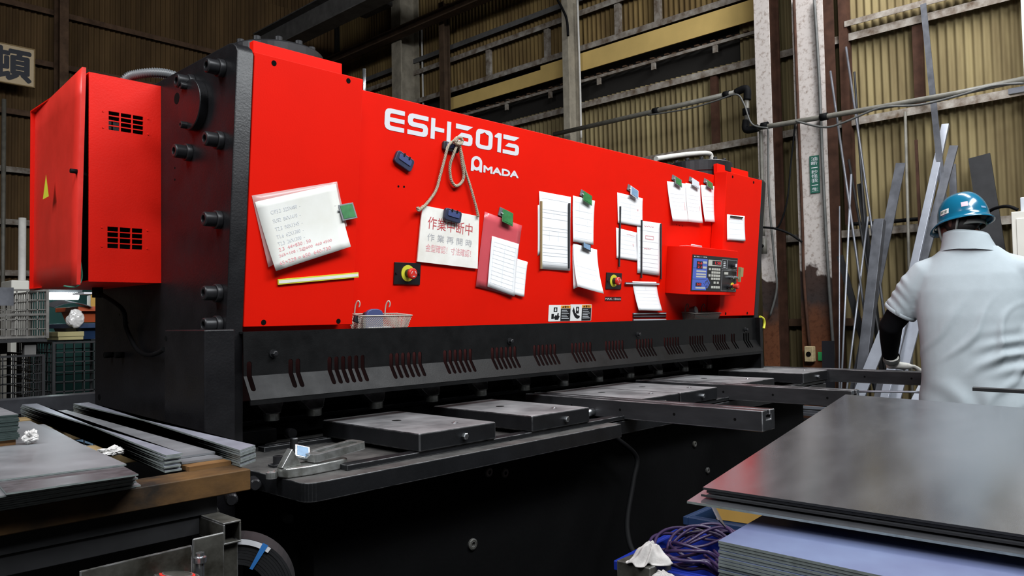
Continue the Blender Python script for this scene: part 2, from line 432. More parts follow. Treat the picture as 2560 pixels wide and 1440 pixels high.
# ------------------------------------------------------------------ the hall: floor, roof, two corrugated walls
XW, YW, ZR = 7.0, 10.4, 6.7
bm = B(); box(bm, -5, XW+0.1, -4.5, YW+0.1, -0.08, 0)
tag(obj('floor', bm, 'concrete'), kind='structure')
bm = B(); box(bm, -5, XW+0.1, -4.5, YW+0.1, ZR, ZR+0.06)
ceiling = tag(obj('ceiling', bm, 'roof_dark'), kind='structure')
bm = B(); box(bm, XW+0.04, XW+0.1, -4.5, YW+0.1, 0, ZR)
wall_right = tag(obj('wall_right', bm, 'wall_backing'), kind='structure')
bm = B(); box(bm, -5, XW+0.1, YW+0.04, YW+0.1, 0, ZR)
wall_back = tag(obj('wall_back', bm, 'wall_backing'), kind='structure')

PITCHW, NP = 0.0635, 12
def sheet_mesh(m, seed):
    bm = B(); rows = []
    n = NP*8
    for k in range(2):
        rows.append([bm.verts.new((i*PITCHW/8, 0.0125*math.sin(2*math.pi*i/8), k)) for i in range(n+1)])
    for i in range(n):
        f = bm.faces.new((rows[0][i], rows[0][i+1], rows[1][i+1], rows[1][i])); f.smooth = True
    me = bpy.data.meshes.new('corrugated_sheet'); bm.to_mesh(me); bm.free(); me.materials.append(MATS[m]); return me
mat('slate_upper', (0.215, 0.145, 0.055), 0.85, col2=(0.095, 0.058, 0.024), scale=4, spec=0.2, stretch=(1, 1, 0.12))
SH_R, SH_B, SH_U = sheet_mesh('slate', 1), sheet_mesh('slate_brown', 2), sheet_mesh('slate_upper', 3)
def put_sheet(me, parent, loc, rz, h, tilt):
    o = bpy.data.objects.new('corrugated_sheet', me); COL.objects.link(o); o.parent = parent
    o.location = loc; o.rotation_euler = (tilt, 0, rz); o.scale = (1, 1, h)
SW = PITCHW*NP
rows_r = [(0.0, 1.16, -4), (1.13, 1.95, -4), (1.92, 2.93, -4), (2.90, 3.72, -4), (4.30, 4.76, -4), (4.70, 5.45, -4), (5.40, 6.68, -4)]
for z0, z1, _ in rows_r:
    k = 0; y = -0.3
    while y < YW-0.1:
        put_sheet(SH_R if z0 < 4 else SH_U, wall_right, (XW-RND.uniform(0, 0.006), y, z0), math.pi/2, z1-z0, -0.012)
        y += SW-0.002
y = -0.3                                    # the strip between 3.7 and 4.3: shut by sheets on the right, open behind the yellow board on the left
while y < 3.4:
    put_sheet(SH_R, wall_right, (XW, y, 3.66), math.pi/2, 0.68, -0.012); y += SW-0.002
for z0, z1 in ((0, 1.3), (1.27, 1.9), (1.87, 2.5), (2.45, 3.1), (3.07, 3.8), (3.75, 4.42), (4.38, 5.06), (5.0, 6.0), (5.95, 6.68)):
    x = -2.2
    while x < XW-0.1:
        put_sheet(SH_B, wall_back, (x, YW-RND.uniform(0, 0.006), z0), 0, z1-z0, 0.012); x += SW-0.002

def girt(parent, m, along, a0, a1, z, face, h=0.065, d=0.085):     # an L-shaped wall rail
    bm = B()
    if along == 'y':
        box(bm, face, face+0.008, a0, a1, z-h, z); box(bm, face+0.008, face+d, a0, a1, z-0.008, z)
    else:
        box(bm, a0, a1, face, face+0.008, z-h, z); box(bm, a0, a1, face+0.008, face+d, z-0.008, z)
    return obj('girt', bm, m, parent)
for z, a0, a1, m in ((1.19, -0.5, 9.8, 'girt_brown'), (1.96, -0.5, 9.8, 'girt'), (2.93, -0.5, 9.8, 'girt'), (3.68, -0.5, 9.8, 'girt'),
                     (4.34, 3.1, 10.2, 'girt'), (4.75, 3.1, 10.2, 'girt'), (4.92, 3.1, 10.2, 'beam_grey'), (5.45, 3, 10.2, 'beam_brown')):
    girt(wall_right, m, 'y', a0, a1, z, XW-0.105)
girt(wall_right, 'girt', 'y', -0.4, 2.45, 3.78, XW-0.15, 0.05, 0.12)
for z in (5.06, 4.42, 3.78, 3.10, 2.49, 1.9, 1.3):
    girt(wall_back, 'girt_brown' if z > 3.2 else 'girt', 'x', -2.2, 6.95, z, YW-0.105)
def stud(y, z0, z1, w, m, x=XW-0.085, d=0.05):
    bm = B(); box(bm, x, x+0.01, y-w/2, y+w/2, z0, z1); box(bm, x+0.01, x+d, y-w/2, y-w/2+0.008, z0, z1); obj('stud', bm, m, wall_right)
s = on(2293, 140, 0, 6.9); stud(s.y, 2.94, 3.62, 0.075, 'rust')
s = on(1784, 300, 0, 6.9); stud(s.y, 2.93, 3.62, 0.07, 'rust')
for u, v, z0, z1 in ((1217, 150, 4.34, 4.69), (1363, 100, 4.34, 4.69), (1540, 40, 4.34, 4.72), (1640, 20, 4.34, 4.72)):
    s = on(u, v, 0, 6.9); stud(s.y, z0, z1, 0.07, 'girt')
s = on(2112, 230, 0, 6.86); stud(s.y, 2.0, 6.6, 0.07, 'rust', 6.86, 0.10)
# yellow board over an open slot, rail and brackets below it
s0, s1, s2 = on(1412, 170, 0, 6.85), on(1130, 260, 0, 6.85), on(1350, 180, 0, 6.85)
for y0, y1, z0, z1 in ((s2.y, s1.y+0.25, 4.03, 4.19), (3.2, s2.y, 4.03, 4.235)):
    bm = B(); box(bm, 6.86, 6.875, y0, y1, z0, z1); obj('fascia_board', bm, 'yellow_board', wall_right)
bm = B(); box(bm, 6.90, 6.93, 3.3, 9.6, 3.915, 3.945); obj('slot_rail', bm, 'girt', wall_right)
for i in range(7):
    bm = B(); box(bm, 6.905, 6.925, 3.7+i*0.72, 3.75+i*0.72, 3.84, 3.915); obj('bracket', bm, 'girt', wall_right)
bm = B()
for i in range(70):                         # edge of the corrugated roof sheet seen in the slot
    y = 3.3+i*0.0889; box(bm, 6.93, 6.98, y, y+0.045, 3.955+0.012*(i % 2), 3.97+0.012*(i % 2))
tag(obj('wavy_sheet_edge', bm, 'girt_brown', wall_right), kind='stuff')

# roof girders and purlins, nearly lost in the dark
def ibeam(name, p0, p1, w, h, m, parent=None):
    bm = B(); p0 = Vector(p0); p1 = Vector(p1)
    for z, ww, hh in ((h/2-0.008, w, 0.016), (-h/2+0.008, w, 0.016), (0, 0.012, h-0.03)):
        bar(bm, p0+Vector((0, 0, z)), p1+Vector((0, 0, z)), ww, hh)
    return obj(name, bm, m, parent)
a = on(1080, 46, 0, 6.5)
ibeam('roof_girder', (6.5, 2.2, a.z), (6.5, 10.2, a.z), 0.13, 0.11, 'beam_brown', ceiling)
a = on(800, 42, 0, 5.6)
ibeam('roof_girder', (5.6, 3.0, a.z), (5.6, 10.3, a.z), 0.24, 0.34, 'beam_grey', ceiling)
for y in (2.8, 4.6, 6.4, 8.2, 9.8):
    bm = B(); box(bm, -4, 6.9, y, y+0.08, 6.45, 6.6); obj('purlin', bm, 'beam_brown', ceiling)
a = on(622, 38, 2, 6.55); b = on(690, 1, 2, 6.55)
bm = B()
d = (b-a); d.z = 0; L = d.length; d.normalize(); nrm = Vector((-d.y, d.x, 0))
rows = []
for i in range(41):
    p = a+d*(L*i/40)+Vector((0, 0, 0.03*math.sin(i*math.pi/2.5)))
    rows.append((bm.verts.new(p-nrm*0.10), bm.verts.new(p+nrm*0.10)))
for i in range(40): bm.faces.new((rows[i][0], rows[i+1][0], rows[i+1][1], rows[i][1]))
obj('skylight_strip', bm, 'skylight', ceiling)
bm = B(); a = on(940, 20, 0, 6.3); box(bm, 6.0, 6.35, a.y-0.3, a.y+0.3, a.z-0.05, a.z+0.5); obj('junction_plate', bm, 'beam_grey', ceiling)

# ------------------------------------------------------------------ steel columns along the right wall
def hcolumn(label, y0, y1, x0, x1, z1, m, tf=0.016, tw=0.012):
    bm = B(); yc = (y0+y1)/2
    box(bm, x0, x0+tf, y0, y1, 0, z1); box(bm, x1-tf, x1, y0, y1, 0, z1); box(bm, x0+tf, x1-tf, yc-tw/2, yc+tw/2, 0, z1)
    o = tag(obj('steel_column', bm, m), label, 'column', 'steel columns of the hall')
    if m == 'column_paint':              # the web and the rear flange were never painted
        o.data.materials.append(MATS['rust'])
        for f_ in o.data.polygons:
            if f_.center.x > x0+tf*0.9: f_.material_index = 1
    return o
hcolumn('wide white-painted steel column with a rusty foot and a small green sign', 2.547, 2.817, 6.62, 6.88, ZR, 'column_paint')
hcolumn('narrow white-painted steel column between the shearing machine and the green-sign column', 3.03, 3.17, 6.62, 6.84, ZR, 'column_paint')
mat('column_beige', (0.36, 0.32, 0.25), 0.7, var=0.4, scale=8, spec=0.25)
hcolumn('grey steel column rising behind the 3013 lettering with a thin white conduit', 5.368, 5.455, 6.63, 6.84, ZR, 'column_beige')
hcolumn('thick beige steel column rising behind the first letters of the machine', 8.302, 8.506, 6.60, 6.93, ZR, 'column_beige')
hcolumn('slim brown steel post right of the thick beige column', 7.459, 7.553, 6.64, 6.75, 5.4, 'beam_brown')
bm = B(); box(bm, 2.889, 2.985, 10.05, 10.06, 0, ZR); box(bm, 2.889, 2.985, 10.26, 10.27, 0, ZR); box(bm, 2.93, 2.94, 10.06, 10.26, 0, ZR)
tag(obj('steel_column', bm, 'girt_brown'), 'brown steel column on the dark back wall by the hanging sign', 'column', 'steel columns of the hall')

# conduits, the long pipe and its cables
def cable(name, label, pts, r, m, cat='cable', sub=6, n=8, group=None):
    bm = B(); tube(bm, smooth_path(pts, sub), r, n); return tag(obj(name, bm, m), label, cat, group)
P = lambda u, v, x: on(u, v, 0, x)
pipe = thing('wall_pipe', 'long dark grey pipe along the corrugated wall with elbows stepping down', 'pipe')
pts = [P(1385, 336, 6.5), P(1620, 282, 6.5), P(1852, 228, 6.5)]
bm = B(); tube(bm, pts, 0.024, 10); obj('pipe_run', bm, 'pipe_grey', pipe)
bm = B(); tube(bm, [P(1867, 232, 6.5), P(1867, 318, 6.5)], 0.022, 10); obj('pipe_run', bm, 'pipe_grey', pipe)
bm = B(); tube(bm, [P(1880, 322, 6.5), P(1945, 312, 6.5), P(2200, 268, 6.5), P(2400, 232, 6.5), P(2565, 197, 6.5)], 0.022, 10); obj('pipe_run', bm, 'pipe_grey', pipe)
for a, b, c in (((1840, 231), (1866, 222), (1868, 250)), ((1866, 300), (1866, 324), (1895, 320))):
    bm = B(); tube(bm, smooth_path([P(*a, 6.5), P(*b, 6.5), P(*c, 6.5)], 6), 0.034, 12); obj('elbow', bm, 'cable_black', pipe)
for u, v in ((1640, 277), (1817, 236), (1865, 280), (1912, 314), (2060, 292)):
    p = P(u, v, 6.5); bm = B(); cyl(bm, p+Vector((0, 0.03, 0)), p-Vector((0, 0.03, 0)), 0.032, n=12) if u != 1865 else cyl(bm, p+Vector((0, 0, 0.03)), p-Vector((0, 0, 0.03)), 0.032, n=12)
    obj('coupling', bm, 'cable_black', pipe)
cable('cable', 'thin grey cable sagging below the long wall pipe left of the elbow', [P(1620, 288, 6.46), P(1720, 272, 6.46), P(1790, 252, 6.46), P(1840, 236, 6.46), P(1860, 260, 6.46), P(1880, 310, 6.46), P(1920, 320, 6.46)], 0.008, 'cable_grey')
cable('cable', 'grey cable looping under the wall pipe across the green-sign column', [P(1990, 303, 6.44), P(2060, 318, 6.44), P(2110, 306, 6.44), P(2200, 270, 6.44), P(2300, 262, 6.44), P(2400, 238, 6.44), P(2480, 215, 6.44), P(2560, 208, 6.44)], 0.009, 'cable_grey')
cable('cable', 'thin black cord hanging in a loop between the two white columns', [P(1988, 310, 6.55), P(1978, 400, 6.55), P(1968, 500, 6.5), P(1950, 560, 6.5), P(1935, 572, 6.5)], 0.008, 'cable_black')
cable('cable', 'dark cables bundled across the foot of the narrow white column', [P(1905, 568, 6.5), P(1940, 572, 6.48), P(1975, 585, 6.5), P(2005, 605, 6.5)], 0.010, 'cable_black')
cable('conduit', 'thin white conduit running down the grey column behind the lettering', [on(1443.5, 0, 1, 5.33), on(1450, 200, 1, 5.33), on(1453, 345, 1, 5.33)], 0.012, 'pipe_white', 'conduit')
cable('conduit', 'dark conduit hooked over the top of the grey column', [P(1394, 0, 6.58), P(1405, 20, 6.58), P(1417, 50, 6.58), P(1420, 90, 6.58)], 0.014, 'cable_black', 'conduit')
cable('conduit', 'thin white conduit on the side of the thick beige column', [on(1054, 70, 1, 8.25), on(1056, 160, 1, 8.25), on(1058, 262, 1, 8.25)], 0.014, 'pipe_white', 'conduit')
cable('conduit', 'pale thin conduit along the edge of the green-sign column', [P(2036, 0, 6.59), P(2048, 200, 6.59), P(2056, 400, 6.59), P(2068, 640, 6.59), P(2085, 900, 6.59)], 0.014, 'cable_grey', 'conduit')
cable('conduit', 'rusty conduit on the left edge of the green-sign column', [P(1985, 0, 6.60), P(1996, 300, 6.60), P(2006, 560, 6.60), P(2010, 700, 6.60), P(2024, 868, 6.60)], 0.013, 'rust', 'conduit')
cable('conduit', 'grey conduit dropping from the pipe in front of the narrow column', [P(1902, 318, 6.56), P(1905, 450, 6.56), P(1908, 590, 6.56)], 0.018, 'pipe_grey', 'conduit')
cable('cable', 'dark cable drop on the face of the narrow white column', [P(1920, 310, 6.58), P(1922, 480, 6.58), P(1935, 640, 6.58), P(1942, 720, 6.58), P(1925, 790, 6.58)], 0.010, 'cable_grey')
v = thing('pipe_valve', 'small brass valve on the conduit beside the machine', 'valve')
p = P(1910, 615, 6.55); bm = B(); cyl(bm, p+Vector((0, 0, 0.07)), p-Vector((0, 0, 0.07)), 0.026, n=12); obj('body', bm, 'pipe_grey', v)
bm = B(); cyl(bm, p, p+Vector((-0.09, 0.02, 0)), 0.016, n=10); cyl(bm, p+Vector((-0.09, 0.02, 0)), p+Vector((-0.10, 0.022, 0)), 0.04, n=12); obj('handwheel', bm, 'cable_black', v)

sg = thing('safety_sign', 'small green vertical sign with white characters on the white column', 'sign', M=frame(P(2037, 436, 6.612), (0, -1, 0), (0, 0, 1)))
p0, p1 = P(2023, 392, 6.612), P(2050, 482, 6.612); w2, h2 = abs(p1.y-p0.y)/2, abs(p1.z-p0.z)/2
bm = B(); box(bm, -w2, w2, -h2, h2, 0, 0.004); obj('plate', bm, 'sign_green', sg)
for i, ch in enumerate('油断一秒怪我一生'):
    y1 = h2*0.93-i*(h2*1.86/8); lettering('lettering', ch, 0.1, Matrix.Translation((0, 0, 0.0048)), 'white_print', sg, fit=(-w2*0.66, w2*0.66, y1-h2*0.20, y1) if ch != '一' else (-w2*0.66, w2*0.66, y1-h2*0.13, y1-h2*0.09))
bs = thing('hanging_sign', 'beige wall sign with large dark brush characters on the back wall', 'sign', M=frame((2.63, 10.04, 3.995), (1, 0, 0), (0, 0, 1)))
bm = B(); box(bm, -0.98, 0, 0, 0.452, -0.03, 0); obj('board', bm, 'sign_beige', bs)
bm = B()
for x0, x1, y0, y1 in ((-0.98, 0, 0, 0.012), (-0.98, 0, 0.44, 0.452), (-0.012, 0, 0.012, 0.44), (-0.98, -0.968, 0.012, 0.44)): box(bm, x0, x1, y0, y1, -0.005, 0.006)
obj('border', bm, 'wood_pale', bs)
lettering('lettering', '頓', 0.1, Matrix.Translation((0, 0, 0.001)), 'sign_navy', bs, thick=0.013, fit=(-0.43, -0.045, 0.05, 0.41))
lettering('lettering', '整', 0.1, Matrix.Translation((0, 0, 0.001)), 'sign_navy', bs, thick=0.013, fit=(-0.90, -0.50, 0.05, 0.41))
# ------------------------------------------------------------------ the shearing machine: everything bolted together is one thing
MC = thing('shearing_machine', 'huge red and black hydraulic guillotine shear with white ESH3013 lettering on its front', 'machine')
XL0, XL1, XR0, XR1 = 1.0675, 1.1197, 4.425, 4.478        # side plates
YZ = frame((0, 0, 0), (0, 1, 0), (0, 0, 1))               # local x,y,z -> world Y,Z,X
prof = [(2.18, 0.0), (3.27, 0.0), (3.27, 2.076), (2.150, 2.076), (2.128, 2.071), (2.109, 2.058), (2.099, 2.040), (2.1747, 1.235)]
for x0, x1 in ((XL0, XL1), (XR0, XR1)):
    bm = B(); prism(bm, prof, x0, x1, YZ)
    sp = obj('side_plate', bm, 'black_paint', MC, bevel=0.004)
    if x0 == XL0: SPL = sp
def side_bolt(u, v, rh, rw, lh, lw, par=None, m='bolt_black'):
    p = on(u, v, 0, XL0); d = Vector((-1, 0, 0))
    bm = B()
    if lw: lathe(bm, p, d, [(0, rw), (lw*0.85, rw), (lw, rw*0.94)], 24)
    pr = [(lw, rh), (lw+lh*0.9, rh), (lw+lh, rh*0.86), (lw+lh, rh*0.50), (lw+lh*0.5, rh*0.48)]
    lathe(bm, p, d, pr, 24)
    o = obj('bolt', bm, m, SPL, bevel=0.0015)
    bm = B(); lathe(bm, p+d*(lw+lh*0.5), d, [(0, rh*0.47), (lh*0.06, rh*0.47)], 6); obj('socket', bm, 'black_hole', SPL)
for u, v in ((556, 172), (480, 209), (552, 352), (474, 382), (549, 550), (549, 733), (549, 812)):
    side_bolt(u, v, 0.0215, 0.0275, 0.034, 0.017)
pc = on(486, 268, 0, XL0)
bm = B(); lathe(bm, (XL0, 2.365, pc.z), (-1, 0, 0), [(0, 0.079), (0.024, 0.079), (0.026, 0.077)], 48); obj('pivot_cap', bm, 'black_paint', SPL, bevel=0.001)
for z in (pc.z+0.062, pc.z-0.062):
    bm = B(); lathe(bm, (XL0-0.026, 2.385, z), (-1, 0, 0), [(0, 0.011), (0.018, 0.011), (0.019, 0.009), (0.019, 0.005), (0.012, 0.005)], 16); obj('bolt', bm, 'bolt_black', SPL)
def side_hole(u, v, r):
    p = on(u, v, 0, XL0); bm = B(); lathe(bm, p+Vector((0.002, 0, 0)), (-1, 0, 0), [(0, r), (0.0028, r)], 20); obj('hole', bm, 'black_hole', SPL)
side_hole(442, 246, 0.019); side_hole(437, 420, 0.0035); side_hole(437, 449, 0.0035); side_hole(248, 993, 0.012); side_hole(299, 787, 0.003); side_hole(320, 807, 0.003)
for u in (282, 309):
    p = on(u, 887, 0, XL0); bm = B(); cyl(bm, p, p+Vector((-0.03, 0, 0)), 0.011, n=14); obj('bolt', bm, 'black_hole', SPL)
# lower side cover box
bm = B(); box(bm, 0.976, 1.0670, 2.120, 2.392, 0.32, 1.231); LCV = obj('lower_side_cover', bm, 'black_paint', MC, bevel=0.005)
bm = B(); p = on(415, 846, 0, 0.976); lathe(bm, p+Vector((0.002, 0, 0)), (-1, 0, 0), [(0, 0.008), (0.003, 0.008)], 16); obj('hole', bm, 'black_hole', LCV)
# red end covers
def panel_part(name, m, x0, x1, y0, y1, z0, z1, off, bevel=0.003, parent=MC):
    bm = B(); box(bm, x0, x1, y0, y1, z0, z1); return obj(name, bm, m, parent, bevel=bevel, M=PM(off))
CVL = panel_part('end_cover', 'red', XL1+0.001, 1.5090, 0.0, 0.8185, -0.078, 0.0, 0.0)
CVR = panel_part('end_cover', 'red', 3.989, XR0-0.001, 0.0, 0.8205, -0.078, 0.0, 0.0)
for par, lst in ((CVL, ((685, 158), (871, 202), (659, 806), (846, 803))), (CVR, ((1831.6, 442), (1884, 456), (1814, 784), (1868, 783)))):
    for u, v in lst:
        x, y = pp(u, v, 0.0); bm = B(); lathe(bm, (x, y, -0.002), (0, 0, 1), [(0, 0.0085), (0.0026, 0.0085)], 20); obj('hole', bm, 'black_hole', par)
# main beam and the ram below it
BEAM = panel_part('main_beam', 'red', XL1+0.001, XR0-0.001, -0.02, 0.812, -0.12, 0.0, -0.08)
panel_part('ram', 'red_dark', XL1+0.02, XR0-0.02, -0.235, -0.021, -0.10, -0.01, -0.08)
for u, v in ((996, 466), (1010, 467)):
    x, y = pp(u, v); bm = B(); lathe(bm, (x, y, -0.002), (0, 0, 1), [(0, 0.0042), (0.0026, 0.0042)], 14); obj('hole', bm, 'black_hole', BEAM)
for u, v in ((1698, 564), (1706, 565), (1691, 562)):
    x, y = pp(u, v); bm = B(); lathe(bm, (x, y, -0.002), (0, 0, 1), [(0, 0.0030), (0.0026, 0.0030)], 14); obj('hole', bm, 'black_hole', BEAM)
# red head blocks and cylinder flanges on top
for x0, x1, fx, fy, fr in ((1.150, 1.468, 1.315, 2.325, 0.150), (3.995, 4.372, 4.12, 2.35, 0.185)):
    bm = B(); box(bm, x0, x1, 2.160, 2.185, 1.98, 2.108); obj('head_cover', bm, 'red', MC, bevel=0.002)
    bm = B(); lathe(bm, (fx, fy, 2.0), (0, 0, 1), [(0, fr*1.02), (0.075, fr*1.02), (0.08, fr*1.05), (0.136, fr*1.05), (0.142, fr*1.01), (0.146, fr*0.5)], 48)
    fl = obj('cylinder_flange', bm, 'bolt_black', MC)
    for i in range(12):
        a = 2*math.pi*i/12+0.1; c = Vector((fx+fr*0.86*math.cos(a), fy+fr*0.86*math.sin(a), 2.142))
        bm = B(); lathe(bm, c, (0, 0, 1), [(0, 0.012), (0.016, 0.012), (0.018, 0.010)], 14); obj('bolt', bm, 'bolt_black', fl)
p = on(911, 228, 1, 2.35); bm = B(); cyl(bm, (p.x, 2.35, 2.02), (p.x, 2.35, on(910, 172, 1, 2.35).z), 0.006, n=12); obj('guide_rod', bm, 'bright_steel', MC)
bm = B(); box(bm, XL1+0.01, XR0-0.01, 2.40, 3.2, 0.95, 1.96); obj('rear_frame', bm, 'black_bed', MC)
bm = B(); box(bm, XL1+0.01, XR0-0.01, 2.50, 3.2, 0.30, 0.94); obj('lower_frame', bm, 'black_bed', MC)

# finger guard: a bent plate pierced by groups of slots
GX0, GX1, GY, GZT, GZF = 1.107, 4.386, 2.150, 1.222, 1.090
sl = math.hypot(0.043, 0.068)
slots = [1.125, 1.262, 1.287]
for k in range(11): slots += [1.402+0.2472*k+0.0256*i for i in range(6)]
slots += [4.085, 4.112, 4.232, 4.260, 4.288]
def comb(sign, edge, tip, far):
    pts = [(GX0, 0)]
    for c in slots:
        r = 0.0080
        pts.append((c-r, 0))
        for k in range(7):
            a = math.pi-math.pi*k/6
            pts.append((c+r*math.cos(a), sign*(tip-r+r*math.sin(a))))
        pts.append((c+r, 0))
    pts += [(GX1, 0), (GX1, sign*far), (GX0, sign*far)]
    return pts
bm = B()
def ngon_plate(pts, fn, th):
    ids = [bm.verts.new(fn(*p)) for p in pts]
    f = bm.faces.new(ids)
    return f
up = ngon_plate(comb(1, 0, 0.044, GZT-GZF), lambda x, y: (x, GY, GZF+y), 0)
dn = ngon_plate(comb(-1, 0, 0.052, sl), lambda x, y: (x, GY-0.043*(-y)/sl, GZF-0.068*(-y)/sl), 0)
bmesh.ops.remove_doubles(bm, verts=bm.verts, dist=1e-5)
bmesh.ops.triangulate(bm, faces=bm.faces)
bmesh.ops.recalc_face_normals(bm, faces=bm.faces)
GD = obj('finger_guard', bm, 'black_guard', MC)
so = GD.modifiers.new('solid', 'SOLIDIFY'); so.thickness = 0.003; so.offset = 0
bm = B(); box(bm, GX0, GX1, GY+0.003, GY+0.03, GZT-0.006, GZT); obj('top_flange', bm, 'black_guard', GD)
bm = B(); box(bm, GX0, GX1, GY-0.043, GY-0.038, 1.008, 1.0225); obj('bottom_lip', bm, 'black_guard', GD)
bm = B(); box(bm, GX1-0.004, GX1+0.03, 2.12, 2.40, 0.88, 1.222); obj('guard_end', bm, 'black_guard', MC)
for u, v in ((682, 884), (1273, 853), (1593, 836), (1862, 824)):
    p = on(u, v, 1, GY); bm = B(); lathe(bm, p+Vector((0, -0.002, 0)), (0, -1, 0), [(0, 0.013), (0.004, 0.013)], 16); lathe(bm, p+Vector((0, -0.006, 0)), (0, -1, 0), [(0, 0.009), (0.012, 0.009), (0.014, 0.006)], 6); obj('bolt', bm, 'bolt_black', GD)

# hold-downs under the guard
mat('hold_steel', (0.16, 0.16, 0.165), 0.32, metal=0.5, col2=(0.05, 0.05, 0.052), scale=18, wear=0.9)
fx = [1.316, 1.479]+[1.742+0.272*k for k in range(10)]
for i, x in enumerate(fx):
    y = 2.37
    bm = B()
    lo = [(-0.026, -0.020), (0.026, -0.020), (0.030, 0.05), (-0.030, 0.05)]
    hi = [(-0.060, 0.012), (0.060, 0.012), (0.060, 0.05), (-0.060, 0.05)]
    z0, z1, z2 = 0.946, 0.982, 1.05
    rings = [[bm.verts.new((x+a, y+b, z)) for a, b in r] for r, z in ((lo, z0), (hi, z1+0.012), (hi, z2))]
    bm.faces.new(rings[0][::-1]); bm.faces.new(rings[2])
    for k in range(2):
        for j in range(4): bm.faces.new((rings[k][j], rings[k][(j+1) % 4], rings[k+1][(j+1) % 4], rings[k+1][j]))
    hd = obj('hold_down', bm, 'hold_steel', MC, bevel=0.002)
    bm = B(); lathe(bm, (x, y-0.004, 0.922), (0, 0, 1), [(0, 0.025), (0.002, 0.0265), (0.022, 0.0265), (0.024, 0.025)], 28); obj('foot', bm, 'cast_steel', hd)
bm = B(); box(bm, XL1+0.03, XR0-0.03, 2.415, 2.44, 0.88, 0.922); obj('lower_blade', bm, 'arm_steel', MC, bevel=0.001)
bm = B(); box(bm, XL1+0.03, XR0-0.03, 2.385, 2.414, 0.87, 0.906); obj('blade_seat', bm, 'black_bed', MC)

# table, rail, support plates and long arms
def slab(x0, x1, y0, y1, r):   # plate with a rounded front-left corner
    pts = [(x1, y0), (x1, y1), (x0, y1)]
    for k in range(7):
        a = math.pi+math.pi/2*k/6; pts.append((x0+r+r*math.cos(a), y0+r+r*math.sin(a)))
    return pts
bm = B(); prism(bm, slab(1.035, 2.352, 1.690, 2.40, 0.035), 0.800, 0.850); TB = obj('table', bm, 'table_side', MC, bevel=0.003); TB.data.materials.append(MATS['table_top'])
for f_ in TB.data.polygons:
    if f_.normal.z > 0.5: f_.material_index = 1
bm = B(); box(bm, 2.353, 4.42, 1.750, 2.40, 0.795, 0.845); obj('table', bm, 'table_side', MC, bevel=0.003)
bm = B(); box(bm, 1.192, 4.40, 1.748, 1.79, 0.850, 0.8655); obj('front_rail', bm, 'table_side', MC, bevel=0.002)
bm = B(); box(bm, 1.20, 4.40, 2.20, 2.24, 0.850, 0.8655); obj('rear_rail', bm, 'table_side', MC, bevel=0.002)
bm = B(); box(bm, 1.14, 4.288, 1.83, 2.49, 0.0, 0.80); BED = obj('bed', bm, 'black_bed', MC, bevel=0.004)
bm = B(); box(bm, 1.6, 4.2, 1.70, 1.83, 0.02, 0.16); obj('bed_foot', bm, 'black_bed', MC, bevel=0.01)
for u, v, r in ((1180, 1360, 0.018), (1220, 1180, 0.016), (1260, 1182, 0.016), (1735, 1110, 0.014), (1768, 1176, 0.014), (2048, 1105, 0.012)):
    p = on(u, v, 1, 1.83); bm = B(); lathe(bm, p, (0, -1, 0), [(0, r), (0.006, r), (0.008, r*0.8), (0.008, r*0.45), (0.002, r*0.4)], 18); obj('boss', bm, 'tube_worn', BED)
plates = ((1.435, 1.748), (1.920, 2.230), (2.562, 2.838), (2.852, 3.165), (3.390, 3.745), (4.095, 4.425))
for i, (x0, x1) in enumerate(plates):
    bm = B(); box(bm, x0, x1, 1.742, 2.247, 0.866, 0.920)
    pl = obj('support_plate', bm, 'table_steel', MC, bevel=0.005, seg=3); pl.data.materials.append(MATS['table_side'])
    for f_ in pl.data.polygons:
        if f_.normal.z < 0.5: f_.material_index = 1
    bm = B(); lathe(bm, ((x0+x1)/2-0.015, 2.03, 0.9195), (0, 0, 1), [(0, 0.016), (0.0009, 0.016)], 24); obj('hole', bm, 'black_hole', pl)
    bm = B(); lathe(bm, ((x0+x1)/2+0.06, 1.83, 0.9195), (0, 0, 1), [(0, 0.012), (0.0008, 0.012)], 20); lathe(bm, ((x0+x1)/2+0.06, 1.83, 0.920), (0, 0, 1), [(0, 0.006), (0.002, 0.0055), (0.004, 0.003)], 14); obj('ball_plug', bm, 'bright_steel', pl)
    bm = B(); lathe(bm, ((x0+x1)/2+0.018, 1.742, 0.892), (0, -1, 0), [(0, 0.0105), (0.010, 0.0105), (0.012, 0.008)], 6); obj('bolt', bm, 'bright_steel', pl)
XZ = frame((0, 0, 0), (1, 0, 0), (0, 0, 1))               # local z -> world -Y
def arm(x0, x1, y0, y1):
    xm = (x0+x1)/2; zt, zb = 0.922, 0.852
    pts = [(x0, zb), (x1, zb), (x1, zt), (xm+0.010, zt), (xm+0.010, zt-0.018), (xm+0.019, zt-0.018), (xm+0.019, zt-0.032), (xm-0.019, zt-0.032), (xm-0.019, zt-0.018), (xm-0.010, zt-0.018), (xm-0.010, zt), (x0, zt)]
    bm = B(); prism(bm, pts, -y1, -y0, XZ); a = obj('sheet_arm', bm, 'arm_steel', MC, bevel=0.003)
    for k in range(4):
        y = y0+0.10+0.24*k; bm = B(); lathe(bm, (x0+0.001, y, 0.887), (-1, 0, 0), [(0, 0.0052), (0.0015, 0.0052)], 14); obj('hole', bm, 'black_hole', a)
    return a
arm(2.452, 2.545, 1.187, 2.262); arm(3.278, 3.366, 1.195, 2.262); arm(4.440, 4.545, 1.205, 2.262)
bm = B(); p = Vector((2.452, 1.90, 0.868)); cyl(bm, p, p+Vector((-0.045, 0, 0)), 0.016, n=16); obj('arm_lock_screw', bm, 'bright_steel', MC)
